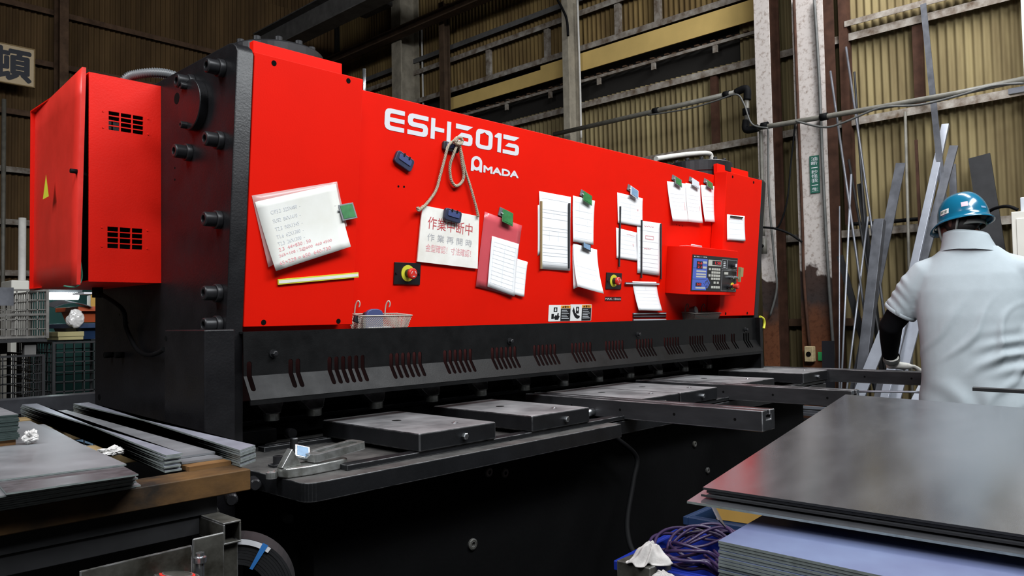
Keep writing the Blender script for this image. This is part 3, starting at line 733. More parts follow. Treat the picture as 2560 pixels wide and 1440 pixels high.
# left end of the table: peg, key strip, clamp screw
p = on(735, 1132, 2, 0.85); bm = B(); lathe(bm, (p.x, p.y, 0.85), (0, 0, 1), [(0, 0.0115), (0.043, 0.0115), (0.045, 0.010)], 20); obj('peg', bm, 'table_side', TB)
a, b = on(668, 1120, 2, 0.856), on(826, 1098, 2, 0.856); bm = B(); bar(bm, (a.x, a.y, 0.858), (b.x+0.02, a.y, 0.858), 0.03, 0.016); obj('key_strip', bm, 'arm_steel', TB, bevel=0.001)
p = on(695, 1166, 2, 0.85); bm = B(); box(bm, p.x-0.022, p.x+0.022, p.y-0.016, p.y+0.016, 0.85, 0.858); obj('clamp_pad', bm, 'table_side', TB, bevel=0.001)
bm = B(); lathe(bm, (p.x, p.y, 0.858), (0, 0, 1), [(0, 0.0135), (0.020, 0.0135), (0.021, 0.012), (0.021, 0.007), (0.012, 0.007)], 20); obj('clamp_screw', bm, 'bolt_black', TB)
for u, v in ((633, 1204), (575, 1240), (715, 1285)):
    p = on(u, v, 1, 1.95); bm = B(); lathe(bm, p, (-0.4, -1, 0), [(0, 0.016), (0.05, 0.016), (0.055, 0.012)], 16); obj('bed_screw', bm, 'bolt_black', BED)
bm = B(); p = on(645, 1080, 1, 2.2); box(bm, 1.125, 1.30, 2.30, 2.38, 0.86, 0.905); obj('gauge_block', bm, 'black_bed', MC, bevel=0.004)
bm = B(); p = on(720, 1082, 1, 2.3); cyl(bm, p, p+Vector((0, -0.03, 0)), 0.016, n=16); obj('gauge_knob', bm, 'bolt_black', MC)

# electrical cabinet on the left side plate, its door standing ajar
CX0, CX1, CY0, CY1, CZ0, CZ1 = 0.842, 1.0670, 2.640, 3.27, 1.387, 2.055
CAB = thing('electrical_cabinet', None, None); del_keys = [k for k in CAB.keys()]
CAB.parent = MC
FXZ = Matrix(((1, 0, 0, 0), (0, 0, -1, CY0), (0, 1, 0, 0), (0, 0, 0, 1)))   # local x->X, y->Z, z->-Y
loops = [[(CX0, CZ0), (CX1, CZ0), (CX1, CZ1), (CX0, CZ1)]]
vents = [((269, 270), (361, 297), (266, 326), (359, 338)), ((266, 565), (358, 571), (264, 620), (357, 627))]
for tl, tr, bl, br in vents:
    a, b = on(*tl, 1, CY0), on(*br, 1, CY0); z1 = (on(*tl, 1, CY0).z+on(*tr, 1, CY0).z)/2; z0 = (on(*bl, 1, CY0).z+on(*br, 1, CY0).z)/2
    cw = (b.x-a.x)/3; rh = (z1-z0)/4
    for i in range(3):
        for j in range(4):
            x = a.x+cw*i; z = z0+rh*j
            loops.append([(x+0.0025, z+0.0018), (x+cw-0.0025, z+0.0018), (x+cw-0.0025, z+rh-0.0018), (x+0.0025, z+rh-0.0018)])
    for x in (a.x-0.014, b.x+0.014):
        for z in (z0+0.006, z1-0.006):
            bm = B(); lathe(bm, (x, CY0-0.002, z), (0, -1, 0), [(0, 0.0035), (0.002, 0.003)], 10); obj('screw', bm, 'red_box', CAB)
me = fill2d(loops, -0.002, 0.002); obj('front_panel', me, 'red_box', CAB, M=FXZ)
bm = B(); box(bm, CX0, CX1, CY0+0.002, CY1, CZ1-0.004, CZ1); obj('top_panel', bm, 'red_box', CAB)
bm = B(); box(bm, CX0, CX1, CY0+0.002, CY1, CZ0, CZ0+0.004); obj('bottom_panel', bm, 'red_box', CAB)
bm = B(); box(bm, CX0, CX1, CY1-0.004, CY1, CZ0+0.004, CZ1-0.004); obj('back_panel', bm, 'red_box', CAB)
bm = B(); box(bm, CX0+0.08, CX1-0.002, CY0+0.06, CY1-0.02, CZ0+0.02, CZ1-0.03); obj('inner_plate', bm, 'black_hole', CAB)
bm = B()
for x0, x1, z0, z1 in ((0.90, 0.92, 1.72, 1.95), (0.925, 0.945, 1.75, 1.97)): box(bm, x0, x1, CY0+0.03, CY0+0.055, z0, z1)
obj('inner_wiring', bm, 'steel_dark', CAB)
bm = B()
q = [Vector((0.800, 2.612, 1.376)), Vector((0.860, 3.335, 1.384)), Vector((0.862, 3.335, 2.052)), Vector((0.812, 2.605, 2.056))]
nrm = (q[1]-q[0]).cross(q[3]-q[0]).normalized()*0.011
N = 8; lay = [[], []]
for side in (0, 1):
    for j in range(N+1):
        row = []
        for i in range(N+1):
            s, t = i/N, j/N
            p = (q[0]*(1-s)+q[1]*s)*(1-t)+(q[3]*(1-s)+q[2]*s)*t
            p = p+Vector((-0.003*math.sin(math.pi*s)*math.sin(math.pi*t), 0, 0))+nrm*side
            row.append(bm.verts.new(p))
        lay[side].append(row)
for side in (0, 1):
    for j in range(N):
        for i in range(N):
            f = bm.faces.new((lay[side][j][i], lay[side][j][i+1], lay[side][j+1][i+1], lay[side][j+1][i])); f.smooth = True
for k in range(N):
    for a, b in (((0, k), (0, k+1)), ((N, k), (N, k+1)), ((k, 0), (k+1, 0)), ((k, N), (k+1, N))):
        bm.faces.new((lay[0][a[0]][a[1]], lay[0][b[0]][b[1]], lay[1][b[0]][b[1]], lay[1][a[0]][a[1]]))
DOOR = obj('cabinet_door', bm, 'red_door', CAB)
def door_pt(u, v): return on(u, v, 0, 0.816)+Vector((-0.012, 0, 0))
bm = B()
tri = [door_pt(130, 438), door_pt(122, 500), door_pt(137, 492)]
bm.faces.new([bm.verts.new(t+Vector((-0.006, 0, 0))) for t in tri]); bm2 = [v.co.copy() for v in bm.verts]
vs = [bm.verts.new(t+Vector((-0.002, 0, 0))) for t in bm2]
st = obj('warning_sticker', bm, 'estop_yellow', CAB)
bm = B(); a, b = on(186, 428, 0, 0.80), on(212, 437, 0, 0.84); bar(bm, a, b, 0.016, 0.008); cyl(bm, a+Vector((-0.012, 0, 0)), a+Vector((0.01, 0, 0)), 0.007, n=10); obj('latch', bm, 'cable_black', CAB)
def ringed(name, pts, r, m, parent, n=12, step=0.010):
    pa = smooth_path(pts, 14); bm = B()
    tube(bm, pa, r, n, rf=lambda i: r*(1.0 if i % 2 else 0.76)); return obj(name, bm, m, parent)
ringed('inner_hose', [on(211, 300, 1, 2.72), on(207, 380, 1, 2.72), on(202, 480, 1, 2.74), on(200, 560, 1, 2.75)], 0.012, 'cable_black', CAB)
bm = B(); tube(bm, smooth_path([on(200, 500, 1, 2.70), on(190, 545, 1, 2.68), on(196, 620, 1, 2.66), on(205, 690, 1, 2.66), on(192, 716, 1, 2.66), on(160, 715, 1, 2.7)], 6), 0.0025, 6); obj('green_wire', bm, 'copper_green', CAB)
ringed('flexible_conduit', [on(300, 225, 1, 2.86), on(318, 196, 1, 2.84), on(345, 186, 1, 2.82), on(385, 182, 1, 2.80), on(425, 187, 1, 2.80), on(470, 205, 1, 2.80), on(520, 240, 1, 2.80)], 0.0185, 'hose_grey', MC, n=16)
bm = B(); p = on(293, 726, 0, XL0); cyl(bm, Vector((1.00, p.y, 1.386)), Vector((1.00, p.y, 1.350)), 0.018, n=14); obj('cable_gland', bm, 'cable_black', CAB)
bm = B()
q = lambda u, v, x: on(u, v, 0, x)
tube(bm, smooth_path([Vector((1.00, p.y, 1.37)), q(305, 772, 1.02), q(315, 818, 1.045), q(335, 862, 1.055), q(350, 880, 1.055), q(372, 888, 1.05), q(395, 882, 1.03), q(410, 873, 0.99)], 8), 0.0075, 10); obj('side_cable', bm, 'cable_black', MC)

# lettering on the beam
def gbox(u0, u1, yt, yb, shape, name='lettering'):
    x0, x1 = u0, u1
    return [[(x0+(x1-x0)*a, yb+(yt-yb)*b) for a, b in lp] for lp in shape]
GE = [[(1, 1), (.28, 1), (.14, .97), (.05, .90), (0, .76), (0, .24), (.05, .10), (.14, .03), (.28, 0), (1, 0), (1, .21), (.36, .21), (.29, .23), (.26, .29), (.26, .40), (1, .40), (1, .60), (.26, .60), (.26, .71), (.29, .77), (.36, .79), (1, .79)]]
GS = [[(1, 1), (.2, 1), (.07, .95), (0, .82), (0, .57), (.07, .44), (.2, .39), (.70, .39), (.76, .36), (.76, .25), (.70, .21), (0, .21), (0, 0), (.8, 0), (.93, .05), (1, .18), (1, .43), (.93, .56), (.8, .61), (.30, .61), (.24, .64), (.24, .75), (.30, .79), (1, .79)]]
GH = [[(0, 1), (.20, 1), (.20, .60), (.66, .60), (.66, .40), (.20, .40), (.20, 0), (0, 0)], [(.80, 1), (1, 1), (1, 0), (.80, 0)]]
G3 = [[(0, 1), (1, 1), (.68, .76), (0, .76)], [(.34, .60), (.80, .60), (.94, .55), (1, .43), (1, .17), (.94, .05), (.80, 0), (0, 0), (0, .21), (.74, .21), (.76, .24), (.76, .36), (.74, .39), (.12, .39), (.34, .60)][:-1]]
G0 = [rrect(0, 1, 0, 1, .24, 3), [(.24, .24), (.24, .74), (.40, .80), (.50, .88), (.60, .80), (.76, .74), (.76, .24), (.66, .20), (.34, .20)]]
G1 = [[(.50, 1), (1, 1), (1, 0), (.48, 0), (.48, .74), (0, .74), (.05, .84)]]
r4 = lambda x, y: pp(800+x/2.8444, 200+y/2.8444)
yt = (r4(590, 224)[1]+r4(1000, 315)[1]+r4(1370, 400)[1])/3
yb = (r4(590, 376)[1]+r4(700, 400)[1]+r4(1370, 533)[1])/3
xs = lambda a, b, y: (r4(a, y)[0], r4(b, y)[0])
LT = []
for (a, b, yy), g in (((458, 600, 290), GE), ((622, 768, 320), GS), ((787, 930, 350), GH), ((962, 1084, 400), G3), ((1106, 1226, 430), G0), ((1238, 1288, 440), G1), ((1300, 1415, 460), G3)):
    x0, x1 = xs(a, b, yy); me = fill2d(gbox(x0, x1, yt, yb, g), 0.0006, 0.0012); obj('lettering', me, 'white_print', BEAM, M=Matrix.Identity(4))
ax0, ax1 = xs(1073, 1152, 600); ay1, ay0 = r4(1110, 541)[1], r4(1110, 652)[1]
ga = [[(0, 0), (0, .55)]+[(.5+.5*math.cos(math.radians(180-180*k/12)), .60+.40*math.sin(math.radians(180-180*k/12))) for k in range(13)]+[(1, .0), (.80, .0), (.74, .12), (.50, .06), (.28, .12), (.22, .0)], [(.5+.27*math.cos(2*math.pi*k/16), .54+.27*math.sin(2*math.pi*k/16)) for k in range(16)]]
me = fill2d(gbox(ax0, ax1, ay1, ay0, ga), 0.0006, 0.0012); obj('lettering', me, 'white_print', BEAM)
mx0, mx1 = xs(1163, 1410, 650); my1 = (r4(1170, 608)[1]+r4(1400, 655)[1])/2; my0 = (r4(1170, 655)[1]+r4(1400, 695)[1])/2
lettering('lettering', 'MADA', 0.1, Matrix.Translation((0, 0, 0.0010)), 'white_print', BEAM, thick=0.0022, fit=(mx0, mx1, my0, my1))
for o in BEAM.children:
    pass

# emergency-stop plates
def estop(u0, v0, u1, v1, u2, v2, rr):
    x0, y1 = pp(u0, v0); x1, y0 = pp(u1, v1)
    s = min(x1-x0, y1-y0); cx, cy = pp(u2, v2)
    E_ = bpy.data.objects.new('emergency_stop', None); COL.objects.link(E_); E_.parent = MC; E_.matrix_local = PM(-0.08)
    bm = B(); box(bm, x0, x1, y0, y1, 0.0003, 0.005); obj('plate', bm, 'estop_black', E_, bevel=0.001)
    bm = B(); lathe(bm, (cx, cy, 0.005), (0, 0, 1), [(0, rr), (0.002, rr)], 32); obj('yellow_ring', bm, 'estop_yellow', E_)
    bm = B(); lathe(bm, (cx, cy, 0.007), (0, 0, 1), [(0, rr*0.52), (0.016, rr*0.52), (0.020, rr*0.42)], 24); obj('collar', bm, 'estop_black', E_)
    bm = B(); lathe(bm, (cx, cy, 0.024), (0, 0, 1), [(0, rr*0.50), (0.004, rr*0.66), (0.012, rr*0.66), (0.016, rr*0.55), (0.017, rr*0.2)], 28); obj('button', bm, 'estop_red', E_)
    bm = B()
    for k in range(3):
        for t in range(5):
            a = 2*math.pi*(k/3)+t*0.22; b = a+0.22
            v = [bm.verts.new((cx+r_*math.cos(w), cy+r_*math.sin(w), 0.0413)) for r_, w in ((rr*0.30, a), (rr*0.38, a), (rr*0.38, b), (rr*0.30, b))]; bm.faces.new(v)
    obj('arrow_print', bm, 'white_print', E_)
    for x in (x0+0.008, x1-0.008):
        bm = B(); lathe(bm, (x, cy, 0.005), (0, 0, 1), [(0, 0.004), (0.004, 0.004)], 12); obj('screw', bm, 'bolt_black', E_)
estop(985, 655, 1048, 712, 1017, 683, 0.030)
estop(1515, 681, 1551, 723, 1532, 702, 0.030)

# the small MAX plate and two warning stickers on the beam
x0, y1 = pp(1512, 742); x1, y0 = pp(1552, 752.5)
bm = B(); box(bm, x0, x1, y0, y1, 0.0004, 0.0012); mp_ = obj('capacity_plate', bm, 'red_dark', BEAM)
lettering('lettering', 'MAX. 13mm', 0.02, Matrix.Translation((0, 0, 0.0016)), 'white_print', mp_, fit=(x0+0.004, x1-0.004, y0+0.006, y1-0.005))
for n_, (u0, u1) in enumerate(((1372, 1425), (1425.5, 1477))):
    x0, y1 = pp(u0, 762.5 if n_ == 0 else 761); x1, y0 = pp(u1, 802.5 if n_ == 0 else 801.5)
    w = x1-x0; h = y1-y0
    bm = B(); prism(bm, rrect(x0, x1, y0, y1, 0.004, 3), 0.0004, 0.0012); s_ = obj('warning_sticker', bm, 'sticker_white', BEAM)
    bm = B(); box(bm, x0+w*0.54, x1-w*0.02, y0+h*0.02, y0+h*0.78, 0.0013, 0.0017); obj('text_field', bm, 'estop_black', s_)
    bm = B(); box(bm, x0+w*0.54, x1-w*0.02, y0+h*0.80, y1-h*0.03, 0.0013, 0.0017); obj('header', bm, 'orange', s_)
    lettering('lettering', '▲警告', 0.02, Matrix.Translation((0, 0, 0.0019)), 'estop_black', s_, fit=(x0+w*0.59, x1-w*0.10, y0+h*0.82, y1-h*0.05))
    bm = B()
    for k in range(6): box(bm, x0+w*0.58, x1-w*(0.08+0.05*(k % 3)), y0+h*(0.16+0.10*k), y0+h*(0.19+0.10*k), 0.0018, 0.0021)
    obj('print_lines', bm, 'ink_line', s_)
    hand = [(.30, .10), (.24, .24), (.32, .40), (.38, .34), (.40, .52), (.45, .52), (.45, .36), (.50, .30), (.44, .10)] if n_ == 0 else [(.10, .62), (.16, .84), (.24, .50), (.34, .36), (.46, .30), (.44, .18), (.34, .14), (.24, .22), (.18, .36)]
    bm = B(); prism(bm, [(x0+w*a, y0+h*b) for a, b in hand], 0.0013, 0.0018)
    blk = [(.13, .16), (.24, .16), (.24, .46), (.13, .46)] if n_ == 0 else [(.27, .46), (.40, .46), (.40, .86), (.27, .86)]
    prism(bm, [(x0+w*a, y0+h*b) for a, b in blk], 0.0013, 0.0018)
    if n_ == 0: prism(bm, [(x0+w*a, y0+h*b) for a, b in ((.22, .58), (.38, .58), (.38, .86), (.22, .86))], 0.0013, 0.0018)
    obj('pictogram', bm, 'estop_black', s_)
    bm = B()
    ar = ((.28, .80), (.32, .80), (.32, .70), (.35, .70), (.30, .62), (.25, .70), (.28, .70)) if n_ == 0 else ((.32, .80), (.35, .80), (.35, .70), (.375, .70), (.335, .60), (.295, .70), (.32, .70))
    prism(bm, [(x0+w*a, y0+h*b) for a, b in ar], 0.0019, 0.0022); obj('arrow_print', bm, 'sticker_white', s_)

# operator control box
OFB = 0.065
x0 = pp(1725, 680, OFB)[0]; x1 = pp(1842, 682, OFB)[0]
y1 = (pp(1724, 615, OFB)[1]+pp(1842, 627.4, OFB)[1])/2; y0 = (pp(1726, 737, OFB)[1]+pp(1842, 738.5, OFB)[1])/2
CB = bpy.data.objects.new('control_box', None); COL.objects.link(CB); CB.parent = MC; CB.matrix_local = PM(OFB)
bm = B(); box(bm, x0, x1, y0, y1, -0.1448, 0.0); obj('housing', bm, 'red', CB, bevel=0.003)
a0, b1 = pp(1731, 636, OFB); a1, b0 = pp(1839, 730, OFB)
b1 = (pp(1731, 635, OFB)[1]+pp(1838, 646, OFB)[1])/2; b0 = (pp(1732, 727, OFB)[1]+pp(1838, 730, OFB)[1])/2
W, H = a1-a0, b1-b0
fx_ = lambda a: a0+W*a
fy_ = lambda b: b0+H*b
bm = B(); box(bm, a0, a1, b0, b1, 0.0002, 0.002); PN = obj('operator_panel', bm, 'panel_black', CB)
def pr(name, m, a, b, c, d, z=0.0022, par=None, th=0.0006):
    bm = B(); box(bm, fx_(a), fx_(b), fy_(c), fy_(d), z, z+th); return obj(name, bm, m, par or PN)
pr('blue_field', 'panel_blue', 0.02, 0.315, 0.64, 0.90); pr('blue_field', 'panel_blue', 0.02, 0.315, 0.335, 0.63); pr('blue_field', 'panel_blue', 0.02, 0.315, 0.03, 0.325)
for c, w_ in ((0.77, 0.0), (0.665, 0.0), (0.18, 0.0)):
    pr('display_window', 'panel_black', 0.09, 0.21, c-0.055+0.01, c+0.055, 0.0029)
for c, t in ((0.77, '0.6'), (0.665, '2.1'), (0.18, '50')):
    lettering('led_digits', t, 0.02, Matrix.Translation((0, 0, 0.0037)), 'led_red', PN, fit=(fx_(0.11), fx_(0.20), fy_(c-0.025), fy_(c+0.035)))
for c in (0.55, 0.47, 0.40, 0.09): pr('key_strip', 'panel_key', 0.09, 0.295, c-0.022, c+0.022, 0.0029)
for c in (0.80, 0.66): pr('key_strip', 'panel_key', 0.22, 0.30, c-0.03, c+0.03, 0.0029)
pr('display_frame', 'panel_key', 0.335, 0.62, 0.72, 0.89); pr('display_window', 'panel_black', 0.42, 0.61, 0.75, 0.87, 0.0029)
lettering('led_digits', '1.50', 0.02, Matrix.Translation((0, 0, 0.0037)), 'led_red', PN, fit=(fx_(0.48), fx_(0.60), fy_(0.77), fy_(0.85)))
for j, cols in ((0.63, (0.37, 0.43, 0.48, 0.53, 0.58)), (0.54, (0.43, 0.48, 0.53, 0.58)), (0.45, (0.37, 0.43, 0.48, 0.53, 0.58)), (0.36, (0.43, 0.48, 0.53, 0.58)), (0.25, (0.49, 0.56)), (0.12, (0.44, 0.49, 0.54, 0.59))):
    for c in cols: pr('key', 'panel_key', c-0.019, c+0.019, j-0.032, j+0.032, 0.0022, th=0.0025)
bm = B(); prism(bm, [(fx_(a), fy_(b)) for a, b in ((0.25, 0.24), (0.33, 0.38), (0.39, 0.24), (0.33, 0.07))], 0.0032, 0.004); obj('cursor_pad', bm, 'panel_blue', PN)
for a, b in ((0.295, 0.26), (0.325, 0.30), (0.355, 0.24), (0.325, 0.16)):
    pr('key', 'magnet_navy', a-0.013, a+0.013, b-0.028, b+0.028, 0.0041, th=0.0015)
lettering('lettering', '●○ 油圧シャー 操作盤', 0.02, Matrix.Translation((0, 0, 0.0023)), 'ink_line', PN, fit=(fx_(0.03), fx_(0.30), fy_(0.935), fy_(0.965)))
for a, b, c, d in ((0.65, 0.985, 0.02, 0.62), (0.76, 0.985, 0.66, 0.93), (0.64, 0.75, 0.66, 0.93)):
    bm = B(); t = 0.004
    for q0, q1, r0_, r1_ in ((a, b, c, c), (a, b, d, d)): box(bm, fx_(q0), fx_(q1), fy_(r0_)-0.0004, fy_(r0_)+0.0004, 0.0022, 0.0026)
    for q0 in (a, b): box(bm, fx_(q0)-0.0004, fx_(q0)+0.0004, fy_(c), fy_(d), 0.0022, 0.0026)
    obj('outline_print', bm, 'ink_line', PN)
pr('label_plate', 'panel_key', 0.70, 0.79, 0.50, 0.57, 0.0022)
for k in range(4): pr('label_plate', 'ink_line', 0.67, 0.72, 0.70+0.05*k, 0.72+0.05*k, 0.0022)
def knob(a, b, r, L_, m, hub='panel_black', nm='selector_knob'):
    c = (fx_(a), fy_(b), 0.002); bm = B(); lathe(bm, c, (0, 0, 1), [(0, r), (L_*0.4, r), (L_*0.42, r*0.72), (L_, r*0.66)], 20); k_ = obj(nm, bm, hub, PN)
    bm = B(); box(bm, c[0]-r*0.16, c[0]+r*0.16, c[1]-r*0.66, c[1]+r*0.66, L_+0.0021, L_+0.010); obj('grip', bm, m, k_)
knob(0.87, 0.78, 0.014, 0.022, 'white_print'); knob(0.80, 0.15, 0.014, 0.022, 'panel_black')
for a, b, m in ((0.83, 0.42, 'bright_steel'), (0.94, 0.42, 'bright_steel')):
    bm = B(); lathe(bm, (fx_(a), fy_(b), 0.002), (0, 0, 1), [(0, 0.010), (0.012, 0.010), (0.013, 0.008), (0.024, 0.008), (0.025, 0.006)], 18); obj('key_switch', bm, m, PN)
bm = B(); lathe(bm, (fx_(0.90), fy_(0.17), 0.002), (0, 0, 1), [(0, 0.020), (0.003, 0.020)], 24); obj('yellow_ring', bm, 'estop_yellow', PN)
bm = B(); lathe(bm, (fx_(0.90), fy_(0.17), 0.005), (0, 0, 1), [(0, 0.011), (0.02, 0.011), (0.021, 0.015), (0.033, 0.015), (0.036, 0.011)], 24); obj('stop_button', bm, 'estop_red', PN)
bm = B(); box(bm, fx_(0.985), fx_(0.995), fy_(0.30), fy_(0.74), 0.012, 0.030); box(bm, fx_(1.00), fx_(1.09), fy_(0.46), fy_(0.73), 0.014, 0.018); obj('hanging_key_tag', bm, 'crate_olive', CB)
bm = B(); box(bm, 3.55, x1, y0-0.06, y0-0.0005, -0.1448, -0.1445); obj('box_bracket', bm, 'red', CB)

# right end: grounding wire and black end gear
bm = B(); tube(bm, smooth_path([on(1900, 792, 1, 2.3), on(1908, 797, 1, 2.3), on(1911, 808, 1, 2.3), on(1909, 822, 1, 2.3)], 5), 0.009, 8); obj('grounding_wire', bm, 'estop_yellow', MC)
bm = B(); box(bm, XR1, XR1+0.12, 2.30, 2.65, 0.0, 1.17); obj('end_housing', bm, 'black_bed', MC, bevel=0.02, seg=3)
# white hydraulic pipe behind the right flange
bm = B(); tube(bm, smooth_path([on(1640, 397, 1, 2.62), on(1700, 388, 1, 2.62), on(1752, 383, 1, 2.62), on(1773, 384, 1, 2.62), on(1778, 392, 1, 2.62), on(1779, 408, 1, 2.62)], 6), 0.016, 12); obj('hydraulic_pipe', bm, 'pipe_white', MC)
# black cable hanging from the table front
bm = B(); tube(bm, smooth_path([Vector((2.36, 1.735, 0.80)), on(1590, 1140, 1, 1.72), on(1584, 1200, 1, 1.70), on(1569, 1290, 1, 1.66), on(1570, 1340, 1, 1.62), on(1584, 1380, 1, 1.58), on(1612, 1395, 1, 1.56), on(1645, 1375, 1, 1.54), on(1675, 1345, 1, 1.52), on(1705, 1325, 1, 1.5)], 8), 0.0095, 10); obj('front_cable', bm, 'cable_black', MC)
# ------------------------------------------------------------------ papers, clips and magnets stuck to the red front
def bil(q, s, t):
    (ax, ay), (bx, by), (cx, cy), (dx, dy) = q
    return ((ax*(1-s)+bx*s)*(1-t)+(dx*(1-s)+cx*s)*t, (ay*(1-s)+by*s)*(1-t)+(dy*(1-s)+cy*s)*t)
def paper(label, corners, off=-0.08, m='paper', z=0.002, curl=0.012, side=0.0, rows=(), cols=(), red=(), border=True, name='paper_sheet', cat='paper', group='papers stuck on the red front', nu=8, nv=10, corner=0.0):
    q = [pp(u, v, off) for u, v in corners]
    def zz(s, t): return z+curl*t*t+side*s*s+0.0015*math.sin(5*s+3*t)*t+corner*max(0, s-0.6)*max(0, t-0.6)
    M = PM(off); cen = M @ Vector((*bil(q, 0.5, 0.5), 0)); MO = M.copy(); MO.translation = cen
    inv = MO.inverted() @ M
    bm = B(); g = []
    for j in range(nv+1):
        g.append([bm.verts.new(inv @ Vector((*bil(q, i/nu, j/nv), zz(i/nu, j/nv)))) for i in range(nu+1)])
    for j in range(nv):
        for i in range(nu):
            f = bm.faces.new((g[j][i], g[j+1][i], g[j+1][i+1], g[j][i+1])); f.smooth = True
    o = tag(obj(name, bm, m), label, cat, group); o.matrix_world = MO
    so = o.modifiers.new('thickness', 'SOLIDIFY'); so.thickness = 0.0006; so.offset = -1
    def strips(nm, mm, segs, wd):
        bm = B()
        for s0, t0, s1, t1 in segs:
            n = 6; pr_ = None
            hor = abs(s1-s0) >= abs(t1-t0)
            for k in range(n+1):
                s = s0+(s1-s0)*k/n; t = t0+(t1-t0)*k/n
                a, b = ((s, t-wd), (s, t+wd)) if hor else ((s-wd*1.4, t), (s+wd*1.4, t))
                va, vb = [bm.verts.new(inv @ Vector((*bil(q, *w_), zz(*w_)+0.0008))) for w_ in (a, b)]
                if pr_: bm.faces.new((pr_[0], pr_[1], vb, va))
                pr_ = (va, vb)
        if segs: obj(nm, bm, mm, o)
    segs = [(0.08, t, 0.92, t) for t in rows]+[(s, t0, s, t1) for s, t0, t1 in cols]
    strips('form_lines', 'ink_line', segs, 0.0022)
    strips('handwriting', 'ink_pink', red, 0.006)
    return o, q, inv, zz
def scribble(s0, s1, t, n=5, a=0.012, seed=1):
    r = random.Random(seed); out = []; x = s0
    for i in range(n):
        x2 = s0+(s1-s0)*(i+1)/n; out.append((x, t+r.uniform(-a, a), x2-0.012, t+r.uniform(-a, a))); x = x2
    return out
def clip(label, u0, v0, u1, v1, face, off=-0.08, rot=-12, frame_m='clip_white', z=0.004, cat='clip', base=True):
    x0, y1 = pp(u0, v0, off); x1, y0 = pp(u1, v1, off)
    w, h = (x1-x0), (y1-y0)
    M = PM(off) @ Matrix.Translation(((x0+x1)/2, (y0+y1)/2, 0)) @ Matrix.Rotation(math.radians(rot), 4, 'Z')
    c = thing('magnetic_clip', label, cat, group='magnetic clips on the red front', M=M)
    w *= 0.78; h *= 0.86
    bm = B(); box(bm, -w*0.62, w*0.30, -h*0.10, h*0.50, 0.0003, 0.006); obj('magnet_base', bm, 'clip_grey', c, bevel=0.001)
    L_ = Matrix.Translation((w*0.05, 0, z+0.006)) @ Matrix.Rotation(math.radians(-14), 4, 'X')
    bm = B(); box(bm, -w*0.45, w*0.45, -h*0.5, h*0.5, 0, 0.003); obj('leaf', bm, frame_m, c, bevel=0.0008, M=L_)
    bm = B(); box(bm, -w*0.36, w*0.36, -h*0.40, h*0.42, 0.0031, 0.0042); obj('face', bm, face, c, M=L_)
    bm = B(); cyl(bm, (-w*0.5, h*0.12, 0.008), (w*0.5, h*0.12, 0.008), 0.0035, n=8); obj('spring', bm, 'bright_steel', c)
    return c
def magnet_bar(label, a, b, wpx, m, off=-0.08, z=0.0003, th=0.006, m2=None, name='magnet_bar', group='magnetic bars on the red front'):
    p, q = pp(*a, off), pp(*b, off); d = Vector((q[0]-p[0], q[1]-p[1])); L_ = d.length; ang = math.atan2(d.y, d.x)
    M = PM(off) @ Matrix.Translation((p[0], p[1], 0)) @ Matrix.Rotation(ang, 4, 'Z')
    t = thing(name, label, 'magnet', group=group, M=M); w = wpx/2
    bm = B(); box(bm, 0, L_, -w, w, z, z+th); obj('strip', bm, m, t, bevel=0.0006)
    bm = B(); box(bm, 0.002, L_-0.002, -w*0.55, w*0.55, z+th, z+th+0.0006); obj('facing', bm, m2 or 'clip_white', t)
    return t

# left cover: the tilted list in its clear sleeve
OFC = 0.0
paper('clear plastic sleeve behind the tilted handwritten list on the left cover', [(629, 489), (842, 454), (864, 565), (668, 668)], OFC, 'sleeve_clear', 0.0015, 0.006, name='plastic_sleeve', cat='sleeve')
o, q, inv, zz = paper('large tilted white sheet with a printed and red handwritten list on the left cover', [(636, 505), (838, 460), (866, 616), (680, 677)], OFC, 'paper_old', 0.004, 0.020, corner=0.0)
def on_paper(o, q, inv, zz, lines):
    for txt, s0, s1, t, hgt, m in lines:
        c = bpy.data.curves.new('t', 'FONT'); c.body = txt; c.size = 1; c.resolution_u = 2
        t_ = bpy.data.objects.new('t', c); COL.objects.link(t_); dg = bpy.context.evaluated_depsgraph_get(); me = bpy.data.meshes.new_from_object(t_.evaluated_get(dg))
        bpy.data.objects.remove(t_); bpy.data.curves.remove(c); me.materials.clear()
        xs_ = [v.co.x for v in me.vertices]; ys_ = [v.co.y for v in me.vertices]; ax, bx, ay, by = min(xs_), max(xs_), min(ys_), max(ys_)
        for v in me.vertices:
            s = s0+(v.co.x-ax)/(bx-ax)*(s1-s0); tt = t-(v.co.y-ay)/(by-ay)*hgt
            v.co = inv @ Vector((*bil(q, s, tt), zz(s, tt)+0.0009))
        obj('lettering', me, m, o)
on_paper(o, q, inv, zz, [('C/P3.2  323X480  -', .14, .50, .22, .055, 'ink_line'), ('SUS2  86X1410  -', .14, .48, .345, .055, 'ink_line'), ('T2.3  90X1345  -', .14, .48, .465, .055, 'ink_line'),
                         ('T1.6  62X1380  -', .13, .47, .575, .055, 'ink_line'), ('T2.3  26X1300  -', .12, .46, .675, .055, 'ink_line'), ('2.3  44×830 : 50', .11, .52, .755, .05, 'ink_pink'),
                         ('265×108 : 2@600  460 4500', .09, .78, .845, .055, 'ink_pink'), ('65×229 = 650  640-730', .07, .74, .945, .055, 'ink_pink')])
clip('large grey clip with a green face on the tilted list', 836, 503, 888, 556, 'clip_green', OFC, rot=14, frame_m='clip_grey')
magnet_bar('cream magnetic bar lying aslant under the tilted list', (693, 705), (894, 687), 0.017, 'estop_yellow', OFC, m2='paper_old')

